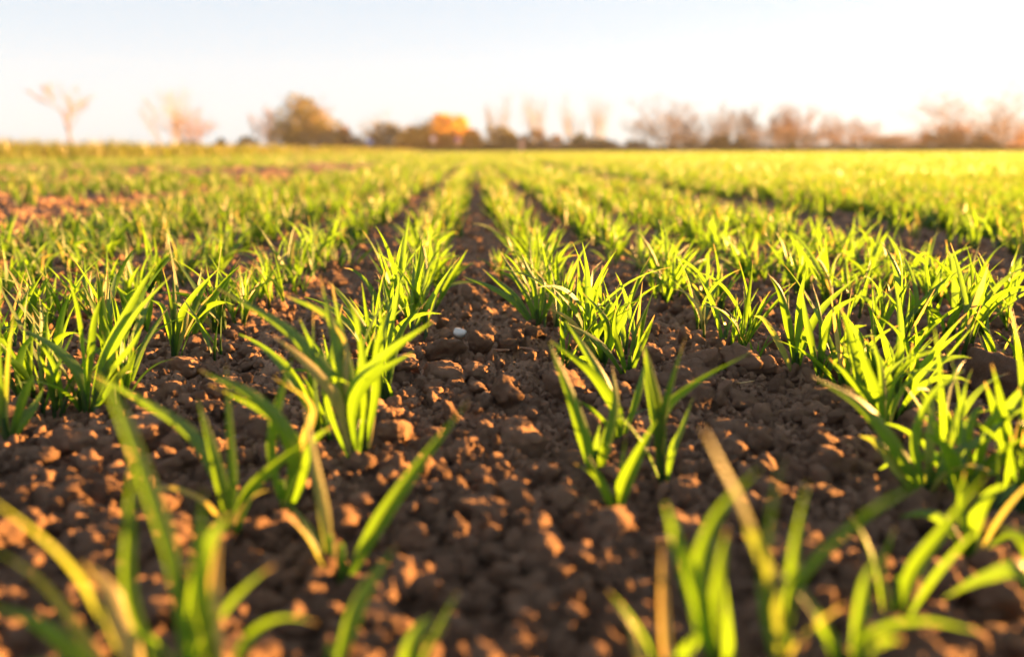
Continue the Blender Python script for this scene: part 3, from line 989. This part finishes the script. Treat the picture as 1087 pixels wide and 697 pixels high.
rest = np.setdiff1d(np.arange(len(px_)), chosen)

random.seed(77)
ORD = ('nearest', 'second', 'third', 'fourth', 'fifth', 'sixth')
by_row = {}
for i in sorted(chosen, key=lambda j: py_[j]):
    x, y = float(px_[i]), float(py_[i])
    k = min(range(-16, 17), key=lambda q: abs(row_x(q) - x))
    by_row.setdefault(k, []).append(i)
    r_ = len(by_row[k])
    if k in ROW_WORD and r_ <= 5:
        lab = '%s of the dense seedlings in the %s' % (ORD[r_ - 1], ROW_WORD[k])
    elif k in ROW_WORD:
        lab = 'small seedling further back in the %s' % ROW_WORD[k]
    else:
        lab = 'small seedling %s than the fourth row %s of the centre strip' % ('further out', 'right' if k > 0 else 'left')
    proto_seedling(x, y, lab, random.choice((random.uniform(0.55, 0.8), random.uniform(0.75, 1.02), random.uniform(0.8, 0.95))))


def blades_at(x, y, nb, n, Lr, wr, three, spread=0.006, z=None, lean=(0.15, 1.2)):
    N = len(x)
    X = np.repeat(x, nb) + RNG.normal(0, spread, N * nb); Y = np.repeat(y, nb) + RNG.normal(0, spread, N * nb)
    Z = np.repeat(ground_h(x, y) if z is None else z, nb)
    m = N * nb
    P, S = grow(np.stack([X, Y, Z - 0.002], 1), RNG.uniform(0, 6.283, m), RNG.uniform(0.02, 0.28, m), RNG.uniform(*lean, m), RNG.uniform(*Lr, m), RNG.normal(0, 1.0, m), n, 1.5, RNG.normal(0, 0.6, m))
    dry = np.where(RNG.random(m) < 0.06, RNG.uniform(0.4, 0.9, m), 0)
    return ribbon(P, S, RNG.uniform(*wr, m), 0.25, RNG.random(m), dry, three)


def join(chunks):
    Vs, Qs, As, n = [], [], [], 0
    for V, Q, A in chunks:
        Vs.append(V); Qs.append(Q + n); As.append(A); n += len(V)
    return np.concatenate(Vs), np.concatenate(Qs), np.concatenate(As)


chunks = [blades_at(px_[rest], py_[rest], 8, 7, (0.040, 0.064), (0.0034, 0.0058), True)]
x, y = row_plants(3.0, 10.0, 0.045)
chunks.append(blades_at(x, y, 8, 5, (0.040, 0.062), (0.0038, 0.0066), False, 0.016))
x, y = row_plants(10.0, 30.0, 0.17, 0.78)
chunks.append(blades_at(x, y, 6, 4, (0.042, 0.062), (0.010, 0.016), False, 0.03, z=-0.004 * np.ones(len(x))))
n = 17000
y = 30 * (96 / 30) ** RNG.random(n); x = RNG.uniform(-0.78, 0.78, n) * y
keep = (x > -5.6) & (RNG.random(n) < density(x, y))
x, y = x[keep], y[keep]
chunks.append(blades_at(x, y, 7, 3, (0.045, 0.065), (0.03, 0.05), False, 0.18, z=-0.004 * np.ones(len(x))))
V, Q, A = join(chunks)
o = obj('wheat', mesh_np('wheat', V, Q, attr=A), M_FAR)
tag(o, 'young green wheat covering the field out to the trees', kind='stuff')

# rough grass verge along the left edge of the field
n = 26000
y = 6 * (98 / 6) ** RNG.random(n); x = -6.6 + RNG.normal(0, 0.6, n) - 0.012 * y
hh = 0.25 + 0.08 * vnoise(x / 0.8, y / 1.5, seed=71)
P, S = grow(np.stack([x, y, np.full(n, -0.02)], 1), RNG.uniform(0, 6.28, n), RNG.uniform(0, 0.4, n), RNG.uniform(0.2, 1.5, n), hh * RNG.uniform(0.7, 1.45, n), RNG.normal(0, 1, n), 4, 1.5)
V, Q, A = ribbon(P, S, RNG.uniform(0.008, 0.02, n) * np.clip(y / 14, 1, 4), 0.2, RNG.random(n), np.where(RNG.random(n) < 0.10, 0.5, 0), False)
o = obj('verge_grass', mesh_np('verge_grass', V, Q, attr=A), M_VERGE)
tag(o, 'rough taller grass on the verge along the far left of the field', kind='stuff')


# ------------------------------------------------------------------ trees and bushes beyond the field
def tubes(segs, sides):
    """segs: list of (p0, r0, p1, r1)"""
    V, Q = [], []
    for p0, r0, p1, r1 in segs:
        d = (p1 - p0)
        if d.length < 1e-6: continue
        d.normalize()
        u = d.orthogonal().normalized(); v = d.cross(u)
        b = len(V)
        for p, rr in ((p0, r0), (p1, r1)):
            for j in range(sides):
                a = 2 * math.pi * j / sides
                V.append(p + (u * math.cos(a) + v * math.sin(a)) * rr)
        for j in range(sides):
            Q.append((b + j, b + (j + 1) % sides, b + sides + (j + 1) % sides, b + sides + j))
    return V, Q


def skeleton(rnd, height, spread, levels=5, trunk_h=0.28, r0=0.02, kids=(3, 4), straight=0.5, stems=1, first=2):
    """returns (thick, thin) tube segments of a leafless tree before scaling"""
    thick, thin = [], []

    def branch(p, d, L, r, lev):
        n = 7 if lev == 0 else 4 if lev == 1 else 3
        q = p.copy()
        for i in range(n):
            d2 = (d + Vector((rnd.uniform(-1, 1), rnd.uniform(-1, 1), rnd.uniform(-0.3, 0.9))) * (0.07 + 0.05 * lev)).normalized()
            q2 = q + d2 * (L / n)
            ra, rb = r * (1 - 0.75 * i / n), r * (1 - 0.75 * (i + 1) / n)
            (thick if lev < 2 else thin).append((q.copy(), ra, q2.copy(), rb))
            if lev < levels and i >= (first if lev == 0 else 1):
                for _ in range(rnd.randint(*kids) if lev == 0 or i == n - 1 else rnd.randint(1, 2)):
                    side = Vector((rnd.uniform(-1, 1), rnd.uniform(-1, 1), 0)).normalized()
                    nd = (d2 * straight + side * spread * rnd.uniform(0.45, 1.0) + Vector((0, 0, 0.35))).normalized()
                    branch(q2, nd, L * rnd.uniform(0.38, 0.62) * (1.15 - 0.45 * i / n), max(rb * 0.6, 0.002), lev + 1)
            q, d = q2, d2
    for k in range(stems):
        t = 0.06 if stems == 1 else 0.34
        branch(Vector((rnd.uniform(-t, t) * 0.4, rnd.uniform(-t, t) * 0.4, 0)), Vector((rnd.uniform(-t, t), rnd.uniform(-t, t), 1)).normalized(), 0.9 * (1 if k == 0 else rnd.uniform(0.65, 1.0)), r0 * (1 if stems == 1 else 0.8), 0)
    return thick, thin


BARKS = {}


def bark(col):
    if col not in BARKS:
        BARKS[col] = plain_mat('bark', col, 0.9, 0.3, 3.0)
    return BARKS[col]


def far_xy(px, dist):
    d = ray(px, 158)
    return Vector((d.x, d.y)) / Vector((d.x, d.y)).dot(Vector((FWD.x, FWD.y))) * dist


PXM = 1.0 / FPX


def bare_tree(px, top, width, label, seed, dist=104.0, col=(0.20, 0.12, 0.07), levels=3, spread=0.8, kids=(1, 2), trunk_h=0.30, r0=0.02, straight=0.8, cat='tree', stems=4, first=0, twig=0.024):
    rnd = random.Random(seed)
    thick, thin = skeleton(rnd, 1, spread, levels, trunk_h, r0, kids, straight, stems, first)
    allp = [s[2] for s in thick + thin]
    zmax = max(p.z for p in allp)
    xm = max(0.05, sorted(abs(p.x) for p in allp)[int(len(allp) * 0.97)])
    if px > 680 and stems >= 5: top -= (157.5 - top) * 0.14
    ht = (157.5 - top) * PXM * dist
    wd = width * PXM * dist
    sz, sx = ht / zmax, 0.5 * wd / xm
    sc = lambda p: Vector((p.x * sx, p.y * sx, p.z * sz - 0.05))
    rs = sz
    P = far_xy(px, dist)
    root = empty('bare_tree', (P.x, P.y, 0))
    tag(root, label, cat, 'leafless trees along the far field edge')
    V, Q = tubes([(sc(a), ra * rs, sc(b), rb * rs) for a, ra, b, rb in thick], 6)
    obj('trunk', mesh_np('trunk', V, Q), bark(col), root)
    V, Q = tubes([(sc(a), max(ra * rs, twig), sc(b), max(rb * rs, twig * 0.8)) for a, ra, b, rb in thin], 3)
    obj('crown', mesh_np('crown', V, Q), bark(col), root)
    return root


LEAFM = {}


def foliage_mat(dark, light):
    k = (dark, light)
    if k not in LEAFM:
        LEAFM[k] = leaf_mat('foliage', dark, light, tuple(min(1, c * 2.2) for c in light), dry=light, tmix=0.35, veins=False, rough=0.6, spec=0.2)
    return LEAFM[k]


def bush(px, top, width, label, seed, dist=100.0, dark=(0.03, 0.04, 0.02), light=(0.09, 0.09, 0.03), n=2600, twigs=True, tree=False, gaps=0.35, name=None, group='bushes along the far field edge', leaf=0.22, base=157.5, twig_col=(0.16, 0.09, 0.05)):
    n = int(n * 1.7); width *= 1.12
    r = np.random.default_rng(seed)
    rnd = random.Random(seed)
    ht = (base - top) * PXM * dist; wd = width * PXM * dist
    P = far_xy(px, dist)
    root = empty(name or ('leafy_tree' if tree else 'bush'), (P.x, P.y, 0))
    tag(root, label, 'tree' if tree else 'bush', group)
    # stems
    thick, thin = skeleton(rnd, 1, 0.9, 2, 0.22, 0.02, (2, 3), 0.6)
    allp = [s[2] for s in thick + thin]
    zmax = max(p.z for p in allp); xm = max(0.05, max(abs(p.x) for p in allp))
    sz, sx = ht / zmax * (1.0 if twigs else 0.85), 0.46 * wd / xm
    sc = lambda p: Vector((p.x * sx, p.y * sx, p.z * sz - 0.05))
    V, Q = tubes([(sc(a), max(0.02, ra * sz), sc(b), max(0.012, rb * sz)) for a, ra, b, rb in thick + thin], 4)
    obj('trunk' if tree else 'stems', mesh_np('stems', V, Q), bark(twig_col), root)
    # leaf clumps gathered in uneven lobes
    nl = int(9 + wd * 2.2)
    c = np.stack([r.uniform(-0.46, 0.46, nl) * wd, r.uniform(-0.3, 0.3, nl) * wd, r.uniform(0.10, 0.86, nl) * ht], 1)
    c[: nl // 2, 2] = r.uniform(0.02, 0.30, nl // 2) * ht
    taper = 1 - 0.6 * np.clip((c[:, 2] / ht - 0.35) / 0.65, 0, 1)
    c[:, 0] *= taper; c[:, 1] *= taper
    rad = r.uniform(0.16, 0.30, nl) * min(wd, ht * 1.3)
    which = r.integers(0, nl, n)
    d = r.normal(size=(n, 3)); d /= np.linalg.norm(d, axis=1, keepdims=True)
    pos = c[which] + d * (rad[which] * r.uniform(0.25, 1.08, n) ** 0.6)[:, None]
    keep = (vnoise(*(pos * 1.5).T, seed=seed) > -gaps) & (pos[:, 2] > 0.02) & (pos[:, 2] < ht * 1.05)
    pos = pos[keep]; m = len(pos)
    shade = np.clip(0.5 + 0.5 * vnoise(*(pos * 0.9).T, seed=seed + 5) + r.normal(0, 0.15, m), 0, 1)
    u = r.normal(size=(m, 3)); u /= np.linalg.norm(u, axis=1, keepdims=True)
    v = np.cross(u, r.normal(size=(m, 3))); v /= np.linalg.norm(v, axis=1, keepdims=True)
    s = leaf * r.uniform(0.6, 1.3, m)[:, None]
    V = np.stack([pos - u * s, pos - v * s * 0.5, pos + u * s, pos + v * s * 0.5], 1).reshape(-1, 3)
    A = np.zeros((m, 4, 4)); A[..., 0] = 0.5; A[..., 1] = shade[:, None]; A[..., 3] = 0.2
    obj('crown', mesh_np('crown', V, np.arange(4 * m).reshape(-1, 4), attr=A.reshape(-1, 4)), foliage_mat(dark, light), root)
    return root


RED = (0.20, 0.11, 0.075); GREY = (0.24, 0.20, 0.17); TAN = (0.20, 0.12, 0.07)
bare_tree(75, 88, 64, 'lone leafless tree with a fan of limbs, leftmost of all the trees', 6, r0=0.034, spread=0.95, col=TAN, stems=1, first=2, kids=(1, 2), twig=0.04, straight=0.9)
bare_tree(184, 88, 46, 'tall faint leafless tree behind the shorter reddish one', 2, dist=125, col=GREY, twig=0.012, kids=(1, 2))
bare_tree(208, 110, 44, 'short reddish leafless tree with twin stems on the left verge', 3, col=RED)
bush(196, 147, 34, 'low brown scrub at the foot of the reddish leafless tree', 4, dark=(0.08, 0.06, 0.03), light=(0.16, 0.11, 0.05), n=700)
bush(235, 145, 16, 'small dark round bush just right of the reddish leafless tree', 5, n=600)
bush(264, 143, 20, 'small dark bush left of the thin leafless saplings', 6, n=700)
bare_tree(287, 110, 34, 'thin leafless saplings left of the big olive tree', 7, col=RED, spread=0.5)
bush(329, 101, 62, 'big olive-green tree with reddish bare twigs in its top', 8, tree=True, dark=(0.035, 0.035, 0.012), light=(0.12, 0.10, 0.022), n=5200, gaps=0.3, group='bushes along the far field edge', twig_col=RED)
bare_tree(343, 99, 50, 'reddish leafless tree rising out of the big olive-green tree', 9, dist=106, col=RED, spread=0.6)
bush(358, 132, 36, 'brown half-leafless bush against the right flank of the big olive tree', 10, dark=(0.07, 0.045, 0.03), light=(0.15, 0.085, 0.05), n=1500, gaps=0.1)
bush(406, 129, 50, 'grey-green rounded bush left of the orange bush', 11, dark=(0.035, 0.04, 0.035), light=(0.09, 0.085, 0.06), n=3000)
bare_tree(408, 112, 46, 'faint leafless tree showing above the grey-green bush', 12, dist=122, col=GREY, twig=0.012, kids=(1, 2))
bush(466, 121, 66, 'large orange autumn-coloured bush behind the two round road signs', 13, dark=(0.12, 0.075, 0.014), light=(0.50, 0.24, 0.025), n=8500, gaps=0.9)
bush(507, 141, 18, 'small dark blue-green bush right of the orange bush', 14, dark=(0.02, 0.03, 0.03), light=(0.05, 0.06, 0.05), n=700)
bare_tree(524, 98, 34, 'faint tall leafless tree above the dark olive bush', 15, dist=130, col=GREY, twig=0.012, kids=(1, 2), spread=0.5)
bush(530, 133, 34, 'dark olive bush left of the pale post', 16, dark=(0.03, 0.035, 0.012), light=(0.12, 0.10, 0.025), n=2200)
bush(568, 135, 26, 'dark brown bush right of the pale post', 17, dark=(0.045, 0.03, 0.02), light=(0.12, 0.075, 0.03), n=1800)
bush(590, 142, 18, 'tan thin bush between the dark brown and the dark green bush', 18, dark=(0.14, 0.09, 0.04), light=(0.28, 0.17, 0.07), n=800, gaps=0.1)
bush(614, 139, 32, 'dark green low bush with a pointed top, first of the dark row', 19, dark=(0.02, 0.028, 0.014), light=(0.06, 0.065, 0.025), n=1300)
bush(638, 144, 24, 'dark green low bush, second of the dark row', 20, dark=(0.02, 0.028, 0.014), light=(0.06, 0.065, 0.025), n=800)
bush(655, 145, 20, 'dark green low bush, third of the dark row', 21, dark=(0.03, 0.028, 0.014), light=(0.09, 0.07, 0.03), n=600)
bush(675, 146, 28, 'dark flat low bush, last of the dark row by the leafless trees', 22, dark=(0.02, 0.024, 0.012), light=(0.05, 0.05, 0.025), n=800)
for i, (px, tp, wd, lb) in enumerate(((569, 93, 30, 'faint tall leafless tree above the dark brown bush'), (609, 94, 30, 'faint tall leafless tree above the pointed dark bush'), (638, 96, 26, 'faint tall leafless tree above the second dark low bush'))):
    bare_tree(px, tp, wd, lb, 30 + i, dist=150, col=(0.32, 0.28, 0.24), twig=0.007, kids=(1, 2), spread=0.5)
for i, (px, tp, wd, c, lb) in enumerate((
        (690, 118, 36, TAN, 'leafless tree with two leaning stems right of the dark bushes'),
        (709, 104, 46, TAN, 'tallest leafless tree of the clump right of the dark bushes'),
        (733, 122, 30, RED, 'pale thin leafless tree at the right flank of the tallest clump'),
        (757, 116, 32, TAN, 'leafless tree behind the brown round bush'),
        (785, 112, 28, TAN, 'upright leafless tree with a dark leafy foot'),
        (806, 118, 24, RED, 'thin leafless tree right of the one with a dark leafy foot'),
        (824, 113, 26, RED, 'leafless tree in the middle of the far orange-lit row'),
        (847, 110, 34, (0.32, 0.17, 0.07), 'orange-lit leafless tree, widest of the far row'),  # orange barks from here on hold the peach backlight in their colour
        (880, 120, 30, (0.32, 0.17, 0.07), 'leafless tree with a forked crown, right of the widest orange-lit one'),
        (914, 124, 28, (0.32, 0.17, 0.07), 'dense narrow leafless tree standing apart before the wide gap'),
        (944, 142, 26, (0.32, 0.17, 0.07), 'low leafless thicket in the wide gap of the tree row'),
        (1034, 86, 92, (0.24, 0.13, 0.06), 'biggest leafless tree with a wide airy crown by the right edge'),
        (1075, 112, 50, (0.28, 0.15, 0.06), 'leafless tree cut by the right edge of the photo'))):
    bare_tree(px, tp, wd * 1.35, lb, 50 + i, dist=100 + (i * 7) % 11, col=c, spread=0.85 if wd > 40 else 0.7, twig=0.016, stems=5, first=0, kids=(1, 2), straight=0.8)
for i, (px, tp, wd, lb) in enumerate((
        (722, 138, 44, 'low twiggy scrub under the tallest clump of leafless trees'),
        (742, 140, 34, 'low twiggy scrub left of the brown round bush'),
        (803, 136, 36, 'low twiggy scrub right of the dark-footed upright tree'),
        (830, 134, 44, 'low twiggy scrub under the middle of the far orange-lit row'),
        (866, 134, 40, 'low twiggy scrub right of the widest orange-lit leafless tree'),
        (897, 140, 40, 'low twiggy scrub before the narrow dense leafless tree'),
        (928, 141, 40, 'low twiggy scrub at the left side of the wide gap'),
        (962, 139, 46, 'low twiggy scrub left of the rounded orange-brown bush'),
        (1006, 128, 50, 'tall twiggy scrub at the left of the biggest leafless tree'),
        (1062, 124, 54, 'tall twiggy scrub at the right of the biggest leafless tree'))):
    bare_tree(px, tp, wd * 1.2, lb, 120 + i, dist=98 + (i * 5) % 9, col=(0.30, 0.16, 0.07), spread=0.9, twig=0.015, stems=7, first=0, kids=(1, 2), r0=0.012, cat='scrub')  # scrub bark warmed too, backlight glow put into the colour
bush(763, 140, 24, 'brown round bush among the leafless trees', 80, dark=(0.06, 0.04, 0.02), light=(0.16, 0.095, 0.03), n=1600)
bush(788, 144, 20, 'dark bush at the foot of the upright leafless tree', 81, dark=(0.04, 0.035, 0.015), light=(0.10, 0.07, 0.025), n=1000)
bush(846, 148, 30, 'low dark bush at the foot of the widest orange-lit tree', 82, dark=(0.05, 0.035, 0.015), light=(0.16, 0.09, 0.03), n=900)
bush(985, 132, 40, 'rounded orange-brown bush left of the biggest leafless tree', 83, dark=(0.12, 0.06, 0.025), light=(0.34, 0.16, 0.05), n=1600, gaps=0.05)
bush(1022, 132, 40, 'twiggy orange-brown bush under the left limbs of the biggest tree', 84, dark=(0.10, 0.05, 0.02), light=(0.30, 0.14, 0.045), n=1500, gaps=0.05)
bush(1046, 138, 26, 'dark brown bush at the foot of the biggest leafless tree', 85, dark=(0.05, 0.03, 0.015), light=(0.15, 0.08, 0.03), n=1300)
bush(1084, 138, 44, 'orange-brown bush cut by the right edge', 86, dark=(0.12, 0.06, 0.025), light=(0.32, 0.15, 0.05), n=1600, gaps=0.05)

# low hedge along the far right edge of the field
r = np.random.default_rng(90)
m = 17000
t = r.random(m)
a, b = far_xy(478, 97), far_xy(1200, 97)
hx = a.x + (b.x - a.x) * t; hy = a.y + (b.y - a.y) * t + r.normal(0, 0.35, m)
hz = r.random(m) ** 0.8 * (0.36 + 0.34 * np.clip(t * 2, 0, 1) + 0.20 * vnoise(hx / 1.7, hy, seed=8))
pos = np.stack([hx, hy, hz], 1)
u = r.normal(size=(m, 3)); u /= np.linalg.norm(u, axis=1, keepdims=True)
v = np.cross(u, r.normal(size=(m, 3))); v /= np.linalg.norm(v, axis=1, keepdims=True)
s = 0.13 * r.uniform(0.6, 1.3, m)[:, None]
V = np.stack([pos - u * s, pos - v * s * 0.6, pos + u * s, pos + v * s * 0.6], 1).reshape(-1, 3)
A = np.zeros((m, 4, 4)); A[..., 0] = 0.5; A[..., 1] = r.random(m)[:, None]; A[..., 3] = 0.2
o = obj('hedge', mesh_np('hedge', V, np.arange(4 * m).reshape(-1, 4), attr=A.reshape(-1, 4)), foliage_mat((0.03, 0.028, 0.012), (0.08, 0.06, 0.02)))
tag(o, 'long low dark hedge closing the field under the bushes and leafless trees', 'hedge')


# ------------------------------------------------------------------ signs and post in front of the bushes
def lathe(profile, n=20, axis='Z'):
    V, Q = [], []
    for rr, h in profile:
        for j in range(n):
            a = 2 * math.pi * j / n
            p = (rr * math.cos(a), rr * math.sin(a), h)
            V.append(p if axis == 'Z' else (p[0], -p[2], p[1]))
    for i in range(len(profile) - 1):
        for j in range(n):
            Q.append((i * n + j, i * n + (j + 1) % n, (i + 1) * n + (j + 1) % n, (i + 1) * n + j))
    return V, Q


M_POLE = plain_mat('galvanised_steel', (0.35, 0.35, 0.36), 0.45, 0.15, 20, 0.8)


def road_sign(px, py, face, rim, label, dist=94.0, rad=0.34):
    P = far_xy(px, dist)
    zc = H + (158 - py) * PXM * dist
    root = empty('road_sign', (P.x, P.y, 0))
    tag(root, label, 'sign', 'round road signs before the orange bush')
    V, Q = lathe([(0.0, -0.02), (0.035, -0.02), (0.035, zc + rad * 0.8), (0.0, zc + rad * 0.8)], 10)
    obj('pole', mesh_np('pole', V, Q, smooth=False), M_POLE, root)
    V, Q = lathe([(0.0, 0.045), (rad, 0.045), (rad, 0.075), (rad * 0.80, 0.078), (0.0, 0.078)], 28, 'Y')
    d = obj('disc', mesh_np('disc', [(a, b, c + zc) for a, b, c in V], Q, smooth=False), rim, root)
    V, Q = lathe([(0.0, 0.084), (rad * 0.78, 0.084), (rad * 0.78, 0.079)], 28, 'Y')
    obj('face', mesh_np('face', [(a, b, c + zc) for a, b, c in V], Q, smooth=False), face, d)


M_WHITE = plain_mat('sign_white', (0.75, 0.75, 0.78), 0.4, 0.05)
M_RED = plain_mat('sign_red', (0.55, 0.10, 0.16), 0.4, 0.08)
M_VIO = plain_mat('sign_violet', (0.38, 0.22, 0.42), 0.4, 0.08)
M_BLUE = plain_mat('sign_blue', (0.12, 0.25, 0.60), 0.4, 0.08)
road_sign(460, 146.5, M_WHITE, M_RED, 'round white road sign with a reddish rim before the dark half of the orange bush')
road_sign(486, 147.5, M_VIO, M_RED, 'round violet road sign before the bright half of the orange bush')
P = far_xy(393, 94.0)
root = empty('direction_sign', (P.x, P.y, 0))
tag(root, 'small blue board on a post at the left foot of the grey-green bush', 'sign')
V, Q = lathe([(0.0, -0.02), (0.03, -0.02), (0.03, 1.4), (0.0, 1.4)], 10)
obj('pole', mesh_np('pole', V, Q, smooth=False), M_POLE, root)
bm = bmesh.new()
bmesh.ops.create_cube(bm, size=1.0, matrix=Matrix.Translation((0, -0.06, 1.12)) @ Matrix.Diagonal((0.62, 0.03, 0.55, 1)))
bmesh.ops.bevel(bm, geom=bm.edges[:], offset=0.012, segments=2, affect='EDGES')
me = bpy.data.meshes.new('board'); bm.to_mesh(me); bm.free()
obj('board', me, M_BLUE, root)

P = far_xy(554, 95.0)
root = empty('marker_post', (P.x, P.y, 0))
tag(root, 'pale pinkish square post standing between the olive and the brown bush', 'post')
bm = bmesh.new()
bmesh.ops.create_cube(bm, size=1.0, matrix=Matrix.Translation((0, 0, 0.62)) @ Matrix.Diagonal((0.5, 0.5, 1.3, 1)))
bmesh.ops.bevel(bm, geom=bm.edges[:], offset=0.03, segments=2, affect='EDGES')
me = bpy.data.meshes.new('shaft'); bm.to_mesh(me); bm.free()
M_POST = plain_mat('pink_render', (0.62, 0.36, 0.26), 0.8, 0.1)
obj('shaft', me, M_POST, root)
bm = bmesh.new()
bmesh.ops.create_cone(bm, cap_ends=True, segments=4, radius1=0.46, radius2=0.05, depth=0.22, matrix=Matrix.Translation((0, 0, 1.382)) @ Matrix.Rotation(math.pi / 4, 4, 'Z'))
me = bpy.data.meshes.new('cap'); bm.to_mesh(me); bm.free()
obj('cap', me, M_POST, root)

# ------------------------------------------------------------------ evening haze over the field
bm = bmesh.new()
bmesh.ops.create_cube(bm, size=1.0, matrix=Matrix.Translation((0, 75, 7.5)) @ Matrix.Diagonal((320, 190, 19, 1)))
me = bpy.data.meshes.new('haze'); bm.to_mesh(me); bm.free()
m, t, out = new_mat('haze')
pv = t.nodes.new('ShaderNodeVolumePrincipled')
pv.inputs['Color'].default_value = (0.92, 0.94, 1.0, 1)
pv.inputs['Density'].default_value = 0.0004
pv.inputs['Anisotropy'].default_value = 0.1
t.links.new(pv.outputs[0], out.inputs['Volume'])
tag(obj('haze', me, m), kind='stuff')
